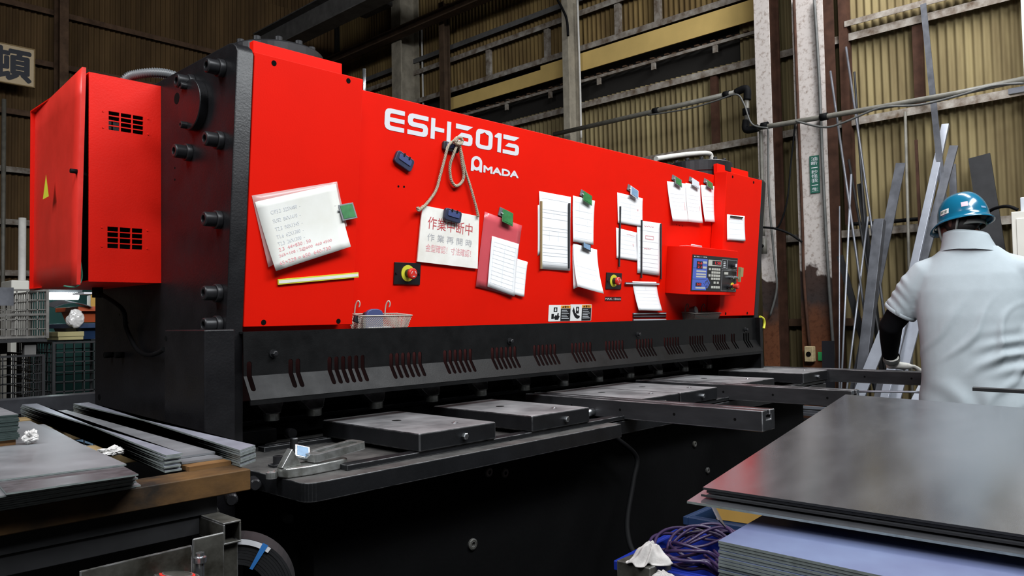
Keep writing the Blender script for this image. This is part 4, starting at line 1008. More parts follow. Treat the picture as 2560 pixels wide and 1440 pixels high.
# loose magnets
def holder(label, u0, v0, u1, v1, rot, m='magnet_blue', z=0.0):
    x0, y1 = pp(u0, v0); x1, y0 = pp(u1, v1); w, h = x1-x0, y1-y0
    M = PM() @ Matrix.Translation(((x0+x1)/2, (y0+y1)/2, z)) @ Matrix.Rotation(math.radians(rot), 4, 'Z')
    t = thing('magnet_holder', label, 'magnet', group='dark rounded magnets', M=M); w *= 0.46; h *= 0.40
    bm = B(); prism(bm, rrect(-w, w, -h, h, min(w, h)*0.45, 5), 0.0003, 0.014); obj('body', bm, m, t, bevel=0.003, seg=3)
    bm = B(); prism(bm, rrect(-w*0.7, w*0.7, -h*0.25, h*0.65, h*0.2, 3), 0.014, 0.0165); obj('pad', bm, 'magnet_navy', t, bevel=0.001)
    for sx in (-0.3, 0.3):
        bm = B(); box(bm, w*sx-0.003, w*sx+0.003, h*0.55, h*1.0, 0.0166, 0.019); obj('prong', bm, 'bolt_black', t)
    return t
holder('dark blue rounded magnet stuck alone left of the lettering', 982, 378, 1030, 428, -22)
holder('black magnet that the rope hangs from, under the H', 1103, 350, 1143, 386, -4, 'magnet_black')
holder('blue magnet on the top edge of the hanging work notice', 1101, 518, 1144, 560, -8, z=0.012)

# rope and hanging notice board
def pl3(u, v, z=0.0, off=-0.08):
    x, y = pp(u, v, off); return PM(off) @ Vector((x, y, z))
RP = thing('rope', 'knotted white rope loop holding up the hanging work notice', 'rope', pl3(1130, 352, 0.02))
def rope(pts, r=0.0062, nm='strand'):
    w = [p-RP.location for p in smooth_path(pts, 10)]
    bm = B()
    for ph in (0, 2.09, 4.19):      # three twisted yarns
        path = []; L_ = 0
        for i, p in enumerate(w):
            if i: L_ += (w[i]-w[i-1]).length
            t = (w[min(i+1, len(w)-1)]-w[max(i-1, 0)]).normalized(); _, a, b = axes(t)
            an = ph+L_*260; path.append(p+a*(r*0.5*math.cos(an))+b*(r*0.5*math.sin(an)))
        tube(bm, path, r*0.55, 6)
    obj(nm, bm, 'rope', RP)
rope([pl3(1128, 352, 0.024), pl3(1112, 364, 0.022), pl3(1104, 400, 0.016), pl3(1095, 440, 0.012), pl3(1085, 475, 0.012), pl3(1068, 500, 0.014), pl3(1052, 516, 0.018), pl3(1041, 524, 0.02)])
rope([pl3(1136, 356, 0.024), pl3(1146, 385, 0.018), pl3(1156, 420, 0.012), pl3(1170, 465, 0.012), pl3(1182, 510, 0.014), pl3(1188, 542, 0.018)])
rope([pl3(1134, 358, 0.026), pl3(1124, 385, 0.024), pl3(1119, 415, 0.014), pl3(1122, 448, 0.012), pl3(1134, 465, 0.012), pl3(1149, 456, 0.012), pl3(1154, 438, 0.012), pl3(1148, 410, 0.016), pl3(1140, 375, 0.024), pl3(1136, 356, 0.028)])
rope([pl3(1120, 356, 0.030), pl3(1128, 346, 0.034), pl3(1138, 346, 0.032), pl3(1142, 356, 0.030), pl3(1134, 362, 0.034), pl3(1124, 358, 0.032), pl3(1128, 350, 0.036)], 0.0065, 'knot')
rope([pl3(1044, 520, 0.020), pl3(1038, 526, 0.020), pl3(1036, 519, 0.018)], 0.0068, 'knot')
bq = [pp(1052, 513), pp(1194, 541), pp(1190, 672), pp(1039, 654)]
M0 = PM(); cen = M0 @ Vector((*bil(bq, .5, .5), 0)); MB_ = M0.copy(); MB_.translation = cen; ib = MB_.inverted() @ M0
NB = thing('notice_board', 'white work-stoppage notice with red and grey characters hanging on a rope', 'sign', M=MB_)
bm = B(); prism(bm, [(ib @ Vector((*p, 0)))[:2] for p in bq][::-1], 0.004, 0.010); obj('board', bm, 'board_white', NB, bevel=0.001)
NZ = lambda s, t: 0.0096
for txt, s0, s1, t, hg, m in (('作業中断中', .11, .88, .395, .225, 'ink_red'), ('作 業 再 開 時', .12, .88, .605, .135, 'ink_grey'), ('金型確認！寸法確認！', .11, .87, .80, .14, 'ink_pink')):
    on_paper(NB, bq, ib, NZ, [(txt, s0, s1, t, hg, m)])

# pink sleeve with sheets
paper('pink translucent plastic sleeve clipped to the red front', [(1211, 529), (1304, 564), (1280, 741), (1187, 716)], m='sleeve_pink', z=0.002, curl=0.004, name='plastic_sleeve', cat='sleeve')
paper('narrow white sheet sticking out behind the pink sleeve at its lower right', [(1286, 645), (1318, 655), (1306, 742), (1272, 734)], z=0.003, curl=0.006, rows=(.2, .35, .5, .65, .8))
paper('white table sheet lying over the pink sleeve', [(1227, 590), (1294, 610), (1280, 740), (1213, 716)], z=0.0075, curl=0.006, rows=[.1+.08*i for i in range(11)], cols=[(.10, .1, .9), (.5, .1, .9), (.9, .1, .9)])
clip('green-faced clip holding the pink sleeve', 1244, 520, 1281, 566, 'clip_green', rot=-14, frame_m='clip_green')
# long form between two bars
paper('second white sheet peeking out behind the long form', [(1344, 513), (1400, 504), (1400, 600), (1343.5, 640)], z=0.0010, curl=0.0)
paper('long white form held by an upright bar on each side', [(1346, 478), (1425, 492.5), (1422, 677), (1348.5, 672)], z=0.0048, curl=0.002, rows=(.08, .22, .26, .33, .45, .49, .55, .68, .72, .78, .82, .90, .94), cols=[(.3, .5, .62), (.6, .5, .62), (.45, .24, .3)])
magnet_bar('upright brass-coloured bar on the left of the long form', (1348.5, 672), (1349, 503), 0.0095, 'crate_olive', z=0.007, m2='wood_pale')
magnet_bar('upright dark steel bar on the right of the long form', (1418, 671), (1419, 508), 0.0095, 'steel_dark', z=0.007, m2='steel_bar')
# two clipped bundles one above the other
paper('upper white form bundle under a green clip right of the long form', [(1431, 489), (1485.5, 502), (1477, 612), (1427, 604)], z=0.004, curl=0.010, rows=(.12, .3, .45, .6, .75, .9), cols=[(.3, .12, .9), (.7, .12, .9)])
clip('green-faced clip on the upper form bundle', 1448, 477, 1478, 513, 'clip_green', rot=-16, frame_m='clip_green')
paper('back sheet of the lower bundle under the blue picture clip', [(1431, 612), (1486, 626), (1480, 700), (1428, 722)], z=0.002, curl=0.012)
paper('lower white form bundle under a blue picture clip', [(1431, 608), (1487, 624), (1491, 733), (1429, 715)], z=0.005, curl=0.030, side=0.008, rows=(.5, .62, .74), red=scribble(.12, .14, .4, 2, seed=3), cols=[(.12, .2, .7)])
clip('dark-framed clip with a blue picture face between the two bundles', 1446, 594, 1475, 629, 'clip_blue', rot=-14, frame_m='magnet_black')
# form group left of the control box
paper('white form under a white clip, topmost of the barred group', [(1542.5, 481), (1606, 496), (1603.5, 567), (1542.5, 557)], z=0.002, curl=0.004, rows=(.12, .3, .42, .54, .66, .78, .9), red=scribble(.8, .83, .5, 3, 0.10, seed=4)+scribble(.4, .7, .10, 4, seed=5), cols=[(.5, .3, .9)])
clip('white-framed clip on the topmost form of the barred group', 1566, 464, 1594, 498, 'clip_blue', rot=-16, frame_m='clip_white')
paper('lower left white form of the barred group', [(1539.5, 569), (1591, 581.5), (1591, 652), (1539.5, 645)], z=0.002, curl=0.003, rows=(.2, .35, .5, .65, .8), red=scribble(.5, .9, .14, 5, seed=6)+scribble(.8, .84, .5, 3, 0.09, seed=7))
paper('tall white form with a red sketch in the barred group', [(1591, 550), (1651, 558.5), (1645.5, 689), (1591, 682)], z=0.0035, curl=0.003, rows=(.18, .38, .5, .62, .70, .78, .86, .93), red=scribble(.3, .7, .09, 5, seed=8)+[(.35, .27, .7, .27), (.35, .33, .7, .33), (.35, .27, .35, .33), (.7, .27, .7, .33)]+scribble(.3, .6, .52, 4, seed=9))
magnet_bar('dark upright bar on the left of the barred group', (1545, 667), (1548, 516), 0.0085, 'steel_dark', z=0.004, m2='steel_bar')
magnet_bar('dark upright bar in the middle of the barred group', (1600, 695), (1601, 550), 0.0090, 'steel_dark', z=0.0055, m2='steel_bar')
magnet_bar('dark upright bar on the right of the barred group', (1649, 698), (1649, 559), 0.0090, 'steel_dark', z=0.0055, m2='steel_bar')
paper('curling white form hanging from a level bar beside the stop button', [(1580.5, 703), (1640, 705), (1646.5, 776), (1588, 775)], z=0.002, curl=0.020, rows=(.18, .3, .42, .54, .66, .78), cols=[(.5, .18, .3)])
magnet_bar('level grey bar above the curling form', (1560, 708), (1644.5, 710), 0.0105, 'steel_bar', z=0.004, m2='clip_white')
for k, (v, lab) in enumerate(((783, 'uppermost of the level bars stacked low beside the control box'), (790, 'middle level bar of the stack low beside the control box'), (798.5, 'lowest level bar of the stack just above the black guard'))):
    magnet_bar(lab, (1581, v+1), (1663.5, v), 0.0088, 'steel_bar' if k != 1 else 'steel_dark', m2='clip_white' if k != 1 else 'steel_bar')
# three clipped pads at the upper right
for c, cc, f, lab, cl in (([(1666, 453), (1712.5, 459), (1712.5, 554.5), (1674, 553)], (1678, 439, 1702, 469), 'clip_green', 'leftmost of the three clipped white pads by the right cover', 'green clip on the leftmost of the three pads'),
                      ([(1712.5, 457), (1749, 464), (1749, 558), (1713.5, 554.5)], (1721, 444, 1746, 473), 'clip_white', 'middle one of the three clipped white pads by the right cover', 'white clip on the middle one of the three pads'),
                      ([(1750.7, 462), (1787.5, 466), (1787.5, 556), (1754.5, 554)], (1758, 448, 1780, 475), 'clip_green', 'rightmost of the three clipped white pads by the right cover', 'dark green clip on the rightmost of the three pads')):
    paper(lab, c, z=0.004, curl=0.016, rows=(.3, .4, .5, .6, .7), cols=[(.25, .25, .8), (.75, .25, .8)], red=scribble(.88, .90, .6, 3, .12, seed=len(lab)))
    clip(cl, *cc, f, rot=-12, frame_m='clip_white' if f == 'clip_white' else 'clip_grey')
paper('white note on the right end cover above the control box', [(1817, 536), (1861, 540.5), (1860, 603), (1815, 600.5)], 0.0, z=0.002, curl=0.006, rows=(.30, .55, .75), red=scribble(.1, .9, .16, 7, seed=11))
magnet_bar('short dark clip bar at the top of the note on the right cover', (1824, 540.5), (1855, 544), 0.008, 'steel_dark', 0.0, z=0.003, m2='rust')
# papers lying on the control box
bt = PM(OFB) @ Vector((x0+0.03, y1, -0.10))
for k in range(3):
    bm = B(); box(bm, 0, 0.215-0.01*k, 0, 0.10, 0.0012*k, 0.0012*k+0.001)
    o = tag(obj('paper_sheet', bm, 'paper'), ('bottom sheet of the papers lying on the control box', 'middle sheet of the papers lying on the control box', 'top sheet of the papers lying on the control box')[k], 'paper', 'papers lying on the control box')
    o.location = bt+Vector((0.0+0.012*k, -0.02-0.008*k, 0.0005)); o.rotation_euler = (math.radians(-5.4), 0, math.radians(3*k-2))
bm = B(); cyl(bm, (0, 0, 0), (0.12, 0.01, 0), 0.004, n=8); o = tag(obj('pen', bm, 'clip_white'), 'white pen lying on the papers on the control box', 'pen'); o.location = bt+Vector((0.09, -0.03, 0.010)); o.rotation_euler = (math.radians(-5.4), 0, 0)

# wire mesh baskets hooked on the front
def basket(label, ul, ur, vt, vb, off, m, depth, dense, tools):
    x0, yt_ = pp(ul, vt, off); x1, _ = pp(ur, vt, off); y0_ = pp((ul+ur)/2, vb, off)[1]
    MM = PM(-0.08)
    t = thing('wire_basket', label, 'basket', group='wire baskets hooked on the front', M=MM)
    zb, zf = 0.012, 0.012+depth
    tp = [(x0, yt_, zb), (x1, yt_, zb), (x1, yt_, zf), (x0, yt_, zf)]
    ins = 0.012; bt_ = [(x0+ins, y0_, zb+ins*0.3), (x1-ins, y0_, zb+ins*0.3), (x1-ins, y0_, zf-ins), (x0+ins, y0_, zf-ins)]
    bm = B(); tube(bm, tp+[tp[0]], 0.0026, 8); obj('rim', bm, m, t)
    bm = B(); tube(bm, bt_+[bt_[0]], 0.0020, 6); obj('bottom_frame', bm, m, t)
    bm = B()
    def lerp(a, b, s): return Vector(a)*(1-s)+Vector(b)*s
    for i in range(4):
        j = (i+1) % 4; A, Bq, C_, D = tp[i], tp[j], bt_[j], bt_[i]
        L_ = (Vector(Bq)-Vector(A)).length; n = max(6, int(L_/dense)); h_ = (Vector(A)-Vector(D)).length; sh = h_/L_*1.0
        for k in range(-n//1, n+1):
            for sg in (1, -1):
                s0 = k/n; s1 = s0+sg*sh
                if sg == -1: s0, s1 = k/n+sh, k/n
                pa, pb = (s0, 0.0), (s1, 1.0)
                # clip to 0..1
                lo, hi = 0.0, 1.0
                d_ = s1-s0
                for bnd in (0.0, 1.0):
                    pass
                ts = sorted([(0-s0)/d_, (1-s0)/d_]) if abs(d_) > 1e-9 else [0, 1]
                lo, hi = max(0, ts[0]), min(1, ts[1])
                if hi-lo < 0.02: continue
                P_ = [lerp(lerp(A, Bq, s0+d_*w), lerp(D, C_, s0+d_*w), w) for w in (lo, hi)]
                bar(bm, P_[0], P_[1], 0.0013, 0.0013)
    for k in range(1, 14):
        s = k/14; bar(bm, lerp(bt_[0], bt_[1], s), lerp(bt_[3], bt_[2], s), 0.0013, 0.0013)
    for k in range(1, 6):
        s = k/6; bar(bm, lerp(bt_[0], bt_[3], s), lerp(bt_[1], bt_[2], s), 0.0013, 0.0013)
    tag(obj('mesh_sides', bm, m, t), kind='stuff')
    for s in (0.10, 0.72):
        xx = x0+(x1-x0)*s
        bm = B(); tube(bm, smooth_path([(xx, yt_-0.01, zb+0.004), (xx, yt_+0.025, zb+0.006), (xx+0.003, yt_+0.042, zb+0.010), (xx+0.008, yt_+0.046, zb+0.014), (xx+0.012, yt_+0.036, zb+0.016), (xx+0.010, yt_+0.024, zb+0.014)], 4), 0.0026, 6); obj('hook', bm, m, t)
    return t, x0, x1, yt_, y0_, MM, zb, zf
t, bx0, bx1, byt, byb, MM, zb, zf = basket('cream wire mesh basket with a blue magnet hooked left of centre', 914, 1036, 783, 821, 0.03, 'wire_white', 0.085, 0.0075, True)
o = thing('magnet_holder', 'round-topped navy magnet standing in the cream wire basket', 'magnet', group='dark rounded magnets', M=MM @ Matrix.Translation((bx0+0.080, byt-0.020, zb+0.03)))
bm = B(); prism(bm, [(-0.036, -0.03), (0.036, -0.03), (0.036, 0.022), (0.028, 0.034), (0.012, 0.040), (-0.012, 0.040), (-0.028, 0.034), (-0.036, 0.022)], 0, 0.014); obj('body', bm, 'magnet_navy', o, bevel=0.003)
bm = B(); prism(bm, rrect(-0.034, 0.024, -0.03, 0.028, 0.01), -0.016, -0.001); obj('backing', bm, 'magnet_black', o, bevel=0.002)
bm = B(); prism(bm, rrect(-0.02, 0.02, -0.012, 0.012, 0.004), 0, 0.012)
o = tag(obj('black_clip', bm, 'magnet_black', bevel=0.002), 'small black clip on the left rim of the cream wire basket', 'clip'); o.matrix_world = MM @ Matrix.Translation((bx0+0.01, byt-0.016, zf-0.045)) @ Matrix.Rotation(-0.3, 4, 'Z')
bm = B(); box(bm, 0, 0.10, 0, 0.008, 0, 0.02)
o = tag(obj('steel_scrap', bm, 'clip_white', bevel=0.002), 'pale metal offcut on the bottom of the cream wire basket', 'offcut'); o.matrix_world = MM @ Matrix.Translation((bx0+0.05, byb+0.003, zb+0.03))
t, bx0, bx1, byt, byb, MM, zb, zf = basket('small dark wire mesh basket hooked under the control box', 1744, 1808, 779, 796, 0.03, 'wire_dark', 0.085, 0.0085, True)
bm = B(); lathe(bm, (0, 0, 0), (0, 0.35, 1), [(0, 0.022), (0.03, 0.022), (0.032, 0.018)], 20)
o = tag(obj('round_magnet', bm, 'steel_bar'), 'small round steel magnet sitting in the dark wire basket', 'magnet'); o.matrix_world = MM @ Matrix.Translation((bx0+0.07, byt+0.006, zb+0.018))
# ------------------------------------------------------------------ left foreground: cart, pallet beams, sheets and strips
def flat_poly(name, label, cat, group, pts, z0, z1, m, edge=None, bevel=0.0):
    cx = sum(p[0] for p in pts)/len(pts); cy = sum(p[1] for p in pts)/len(pts)
    bm = B(); prism(bm, [(p[0]-cx, p[1]-cy) for p in pts], 0, z1-z0)
    o = obj(name, bm, m, bevel=bevel)
    if edge:
        o.data.materials.append(MATS[edge])
        for p in o.data.polygons:
            if abs(p.normal.z) < 0.5: p.material_index = 1
    o.location = (cx, cy, z0)
    return tag(o, label, cat, group)
BZ = 0.930
for k, (y, x1, lab) in enumerate(((1.635, 0.835, 'thick oil-stained timber beam under the ends of the steel strips'), (2.20, 0.90, 'second timber beam under the steel strips'), (2.78, 0.93, 'third timber beam under the steel strips, far from the front'), (3.10, 0.95, 'farthest pale timber beam under the steel strips'))):
    bm = B(); box(bm, -0.45, x1, y-0.045, y+0.045, BZ-0.046, BZ); tag(obj('timber_beam', bm, 'wood_dark' if k == 0 else 'wood_pale', bevel=0.003), lab, 'timber', 'timber beams of the left load')
def strip_bundle(nl, nr, fl, fr, n, th, ztop, label, group, jit, skip=None):
    for k in range(n):
        z1 = ztop-k*th
        j = RND.uniform(-jit, jit); d = (Vector(fl)-Vector(nl)).normalized()*j
        sd = Vector((RND.uniform(-0.0012, 0.0012), 0, 0))
        if k == 0 and skip: d = (Vector(fl)-Vector(nl)).normalized()*0.0; sd = Vector((0.004, 0, 0))
        pts = [Vector(p)+d+sd for p in (nl, nr, fr, fl)]
        flat_poly('steel_strip', label, 'steel strip', group, pts, z1-th*0.86, z1, 'strip_steel', 'strip_edge')
o2 = lambda u, v, z: tuple(on(u, v, 2, z)[:2])+(0,)
strip_bundle(o2(410, 1139, .968), o2(452, 1133, .968), (0.850, 3.215, 0), (0.804, 3.22, 0), 8, 0.0046, 0.968, 'narrow steel strip in the bundle farther left from the machine', 'strips of the outer bundle', 0.006, True)
strip_bundle(o2(601, 1126, .968), o2(639, 1113, .968), (0.985, 3.08, 0), (0.935, 3.083, 0), 8, 0.0046, 0.968, 'narrow steel strip in the bundle next to the machine', 'strips of the inner bundle', 0.003)
a, b = o2(452, 1138, .953), o2(538, 1126, .953)
flat_poly('steel_plate', 'upper wide steel plate lying between the two strip bundles', 'steel plate', 'plates between the bundles', [a, b, (0.905, 3.06), (0.865, 3.06)], 0.9455, 0.950, 'sheet_grey')
a, b = o2(455, 1155, .945), o2(556, 1142, .945)
flat_poly('steel_plate', 'lower wide steel plate showing under the one between the bundles', 'steel plate', 'plates between the bundles', [a, b, (0.91, 3.02), (0.868, 3.02)], 0.9400, 0.9447, 'sheet_grey')
bm = B(); a = on(530, 1160, 2, .937); box(bm, a.x-0.055, a.x+0.04, a.y-0.01, a.y+0.03, BZ, BZ+0.0095); tag(obj('wood_shim', bm, 'wood'), 'small brown wooden shim under the wide plates', 'shim')
# stacked sheets at the far left
def sheet4(cr, cl, fr, z1, th, m, lab, grp):
    A = Vector((*on(*cr, 2, z1)[:2], 0)); L_ = Vector((*on(*cl, 2, z1)[:2], 0)); Fr = Vector((*on(*fr, 2, z1)[:2], 0)) if isinstance(fr[0], (int, float)) and fr[1] > 100 else Vector((*fr, 0))
    E_ = (L_-A)*(1.0 if cl[0] > 0 else 2.6)
    flat_poly('steel_sheet', lab, 'steel sheet', grp, [A+E_, A, Fr, Fr+E_], z1-th, z1, m, 'strip_edge')
g = 'sheets stacked at the far left'
sheet4((316, 1160), (0, 1199), (75, 1052), 0.9720, 0.0030, 'sheet_grey', 'topmost plain grey sheet of the far left stack', g)
sheet4((346, 1185), (16, 1233), (110, 1060), 0.9685, 0.0030, 'sheet_spot', 'speckled sheet sliding out under the topmost one at the far left', g)
for k in range(7):
    sheet4((348+RND.uniform(-16, 6), 1190+4.4*k), (0, 1240+5.5*k), (112, 1064), 0.9640-0.0046*k, 0.0030, 'sheet_grey', 'thin sheet in the lower part of the far left stack', g)
c = on(46, 1098, 2, 0.985)
bm = B(); box(bm, c.x-0.30, c.x-0.004, c.y+0.006, c.y+0.30, 0.9722, 0.9845); tag(obj('wood_block', bm, 'wood'), 'wooden block under the small green-edged stack', 'block')
for k in range(14):
    dx, dy = RND.uniform(-0.003, 0.003), RND.uniform(-0.002, 0.002)
    flat_poly('steel_plate', 'small dark green-edged plate in the stack at the left edge', 'steel plate', 'small plates in the stack at the left edge', [(c.x-0.32+dx, c.y+dy), (c.x+dx, c.y+dy), (c.x+0.02+dx, c.y+0.30+dy), (c.x-0.30+dx, c.y+0.30+dy)], 0.985+0.0042*k, 0.985+0.0042*k+0.0037, 'sheet_grey', 'stack_green')
def crumple(name, label, cat, m, c, r, sc=(1, 1, 1), seed=0, amp=0.5, sub=4, soft=False):
    bm = B(); bmesh.ops.create_icosphere(bm, subdivisions=sub, radius=1)
    for v in bm.verts:
        p = v.co.copy(); n_ = noise.noise(p*1.3+Vector((seed, 0, 0)))*amp+abs(noise.noise(p*3.1+Vector((0, seed, 0))))*amp*0.7-abs(noise.noise(p*6.3+Vector((0, 0, seed))))*amp*0.35
        if soft: n_ = noise.noise(p*1.1+Vector((seed, 0, 0)))*amp*0.9-abs(noise.noise(p*2.0+Vector((0, seed, 0))))*amp*0.55+noise.noise(p*4.5+Vector((0, 0, seed)))*amp*0.10
        v.co = Vector((p.x*sc[0], p.y*sc[1], p.z*sc[2]))*(r*(1+n_))
    zmin = min(v.co.z for v in bm.verts)
    for v in bm.verts: v.co.z -= zmin
    o = tag(obj(name, bm, m, smooth=soft), label, cat); o.location = c; return o
a = on(275, 1140, 2, 0.935); crumple('plastic_wrap', 'crumpled dirty plastic wrap squeezed beside the outer strip bundle', 'wrap', 'plastic_wrap', (a.x+0.005, a.y, 0.931), 0.022, (1.2, 0.7, 0.5), 3, 0.6)
a = on(52, 1090, 2, 0.972); crumple('plastic_wrap', 'clear plastic film bunched under the small green-edged stack', 'wrap', 'plastic_wrap', (c.x+0.022, c.y-0.01, 0.9722), 0.016, (0.9, 1.0, 0.8), 5, 0.7)

# steel cart that carries the load
CT = thing('steel_cart', 'dark welded steel cart under the timber beams with a square tube end', 'cart', (0.5, 2.3, 0))
CT.location = (0, 0, 0)
def hollow(bm, x0, x1, y0, y1, z0, z1, t):
    for a in ((x0, x1, y0, y1, z1-t, z1), (x0, x1, y0, y1, z0, z0+t), (x0, x0+t, y0, y1, z0+t, z1-t), (x1-t, x1, y0, y1, z0+t, z1-t)): box(bm, *a)
TZ = 0.845
for xx in (0.736, -0.35):
    bm = B(); hollow(bm, xx, xx+0.038, 1.515, 3.10, TZ-0.045, TZ, 0.004); obj('side_tube', bm, 'tube_worn', CT, bevel=0.0015)
    bm = B(); box(bm, xx+0.002, xx+0.036, 1.525, 1.56, 0.07, TZ-0.0455); obj('leg', bm, 'tube_worn', CT, bevel=0.002)
    bm = B(); box(bm, xx+0.002, xx+0.036, 3.03, 3.065, 0.07, TZ-0.0455); obj('leg', bm, 'tube_worn', CT, bevel=0.002)
for y in (1.62, 2.30, 3.0):
    bm = B(); box(bm, -0.311, 0.735, y, y+0.038, TZ-0.04, TZ); obj('cross_tube', bm, 'steel_dark', CT, bevel=0.002)
for y in (1.635, 2.20, 2.78, 3.10):
    bm = B(); box(bm, -0.40, 0.77, y-0.02, y+0.02, TZ+0.0005, BZ-0.0465); obj('bolster', bm, 'steel_dark', CT)
a = on(476, 1345, 1, 1.522); bm = B(); box(bm, a.x, 0.7355, 1.510, 1.516, 0.60, a.z); obj('gusset_plate', bm, 'tube_worn', CT, bevel=0.003)
bm = B(); box(bm, -0.31, 0.735, 1.66, 1.668, 0.25, TZ-0.045); obj('front_sheet', bm, 'steel_dark', CT)
a, b = on(478, 1397, 1, 1.45), on(200, 1466, 1, 1.45); bm = B(); bar(bm, a, b+Vector((0, 0, 0)), 0.006, 0.05); obj('edge_bar', bm, 'tube_worn', CT)
a = on(500, 1408, 1, 1.47); bm = B(); lathe(bm, a-Vector((0, 0, 0.05)), (0, 0, 1), [(0, 0.008), (0.05, 0.008), (0.052, 0.012), (0.062, 0.012), (0.064, 0.008), (0.070, 0.008)], 16); obj('hinge_pin', bm, 'bright_steel', CT)
a = on(440, 1455, 1, 1.43); bm = B(); lathe(bm, a, (0.2, 0, 1), [(-0.012, 0.030), (-0.006, 0.045), (0.006, 0.045), (0.012, 0.038), (0.012, 0.026)], 32); obj('caster_wheel', bm, 'tube_worn', CT)
bm = B(); lathe(bm, a, (0.2, 0, 1), [(0.011, 0.031), (0.0135, 0.031), (0.0135, 0.020)], 32); obj('wheel_ring', bm, 'estop_red', CT)
bm = B(); lathe(bm, a, (0.2, 0, 1), [(0.012, 0.026), (0.0150, 0.026), (0.017, 0.012)], 32); obj('wheel_hub', bm, 'tube_worn', CT)
for xx, yy in ((0.755, 1.54), (-0.33, 1.54), (0.755, 3.05), (-0.33, 3.05)):
    bm = B(); lathe(bm, (xx-0.018, yy, 0.035), (1, 0, 0), [(0, 0.030), (0.004, 0.035), (0.032, 0.035), (0.036, 0.030)], 24); obj('floor_wheel', bm, 'cable_black', CT)
cable('cable', 'thin grey cable drooping below the timber beam behind the cart', [on(450, 1240, 1, 2.0), on(480, 1255, 1, 1.98), on(520, 1262, 1, 1.96), on(540, 1272, 1, 1.95), on(548, 1290, 1, 1.95)], 0.0045, 'cable_grey')

# strapping coil on a low box by the cart
cc = EYE+ray(592, 1478)*1.62; ZB_ = cc.z-0.118
bm = B(); box(bm, cc.x-0.03, cc.x+0.13, cc.y-0.06, cc.y+0.10, 0, ZB_-0.001); tag(obj('low_box', bm, 'black_bed', bevel=0.005), 'low black box carrying the strapping coil', 'box')
ax_ = Vector((-0.55, -0.83, 0)).normalized()
SCO = thing('strapping_coil', 'black steel strapping coil bound with white and blue bands', 'coil', (cc.x, cc.y, ZB_))
R_ = 0.118; bm = B()
for k in range(9):
    r0 = R_-0.006*k-0.0006; r1 = R_-0.006*(k+1); w_ = 0.030+RND.uniform(-0.0015, 0.0015)
    n = 48; d_, a_, b_ = axes(ax_); cen = Vector((0, 0, R_))
    ring = []
    for i in range(n):
        an = 2*math.pi*i/n; e = a_*math.cos(an)+b_*math.sin(an)
        ring.append([bm.verts.new(cen+e*r+d_*s*w_) for r, s in ((r0, 1), (r1, 1), (r1, -1), (r0, -1))])
    for i in range(n):
        j = (i+1) % n
        for q_ in range(4):
            f = bm.faces.new((ring[i][q_], ring[i][(q_+1) % 4], ring[j][(q_+1) % 4], ring[j][q_]))
obj('windings', bm, 'steel_dark', SCO)
def coil_band(nm, m, a0, a1, ra, rb, wd, out=0.001):
    bm = B(); d_, a_, b_ = axes(ax_); cen = Vector((0, 0, R_)); pr_ = None
    for i in range(13):
        an = a0+(a1-a0)*i/12; e = a_*math.cos(an)+b_*math.sin(an)
        v = [bm.verts.new(cen+e*ra+d_*(wd+out)), bm.verts.new(cen+e*rb+d_*(wd+out))]
        if pr_: bm.faces.new((pr_[0], pr_[1], v[1], v[0]))
        pr_ = v
    obj(nm, bm, m, SCO)
COILBAND = coil_band
coil_band('white_band', 'white_print', math.radians(75), math.radians(128), R_-0.012, R_-0.001, 0.032, 0.0015)
coil_band('blue_band', 'strap_blue', math.radians(118), math.radians(124), R_-0.056, R_+0.001, 0.032, 0.002)

# ------------------------------------------------------------------ left background: wire cages, crates, lamp
def cage(label, x0, x1, y0, y1, z0, z1, sp, m, group='wire cages behind the machine'):
    t = thing('wire_cage', label, 'cage', ((x0+x1)/2, (y0+y1)/2, z0), group=group)
    T = lambda p: Vector(p)-t.location
    bm = B()
    for (x, y) in ((x0, y0), (x1, y0), (x1, y1), (x0, y1)): bar(bm, T((x, y, z0)), T((x, y, z1)), 0.016, 0.016, (1, 0, 0))
    for z in (z0+0.01, (z0+z1)/2, z1):
        for a, b in (((x0, y0), (x1, y0)), ((x1, y0), (x1, y1)), ((x1, y1), (x0, y1)), ((x0, y1), (x0, y0))): bar(bm, T((*a, z)), T((*b, z)), 0.012, 0.012)
    obj('frame', bm, m, t)
    bm = B()
    for y in (y0, y1):
        n = int((x1-x0)/sp)
        for k in range(1, n): x = x0+(x1-x0)*k/n; bar(bm, T((x, y, z0)), T((x, y, z1)), 0.006, 0.006, (1, 0, 0))
        n = int((z1-z0)/sp)
        for k in range(1, n): z = z0+(z1-z0)*k/n; bar(bm, T((x0, y, z)), T((x1, y, z)), 0.006, 0.006)
    for x in (x0, x1):
        n = int((y1-y0)/sp)
        for k in range(1, n): y = y0+(y1-y0)*k/n; bar(bm, T((x, y, z0)), T((x, y, z1)), 0.006, 0.006, (1, 0, 0))
        n = int((z1-z0)/sp)
        for k in range(1, n): z = z0+(z1-z0)*k/n; bar(bm, T((x, y0, z)), T((x, y1, z)), 0.006, 0.006)
    tag(obj('wire_mesh', bm, m, t), kind='stuff')
    bm = B(); box(bm, x0-t.location.x, x1-t.location.x, y0-t.location.y, y1-t.location.y, -0.02, 0.0); obj('base', bm, 'steel_dark', t)
    return t
YC = 5.2
xr = on(118, 800, 1, YC).x; zt = on(100, 726, 1, YC).z; zm = on(100, 846, 1, YC).z
x2 = on(120, 900, 1, YC).x
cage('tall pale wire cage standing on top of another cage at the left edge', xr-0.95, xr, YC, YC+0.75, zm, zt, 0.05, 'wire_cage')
cage('lower wire cage full of dark boxes at the left edge', xr-0.95, xr-0.02, YC, YC+0.75, 0.08, zm-0.10, 0.05, 'steel_dark')
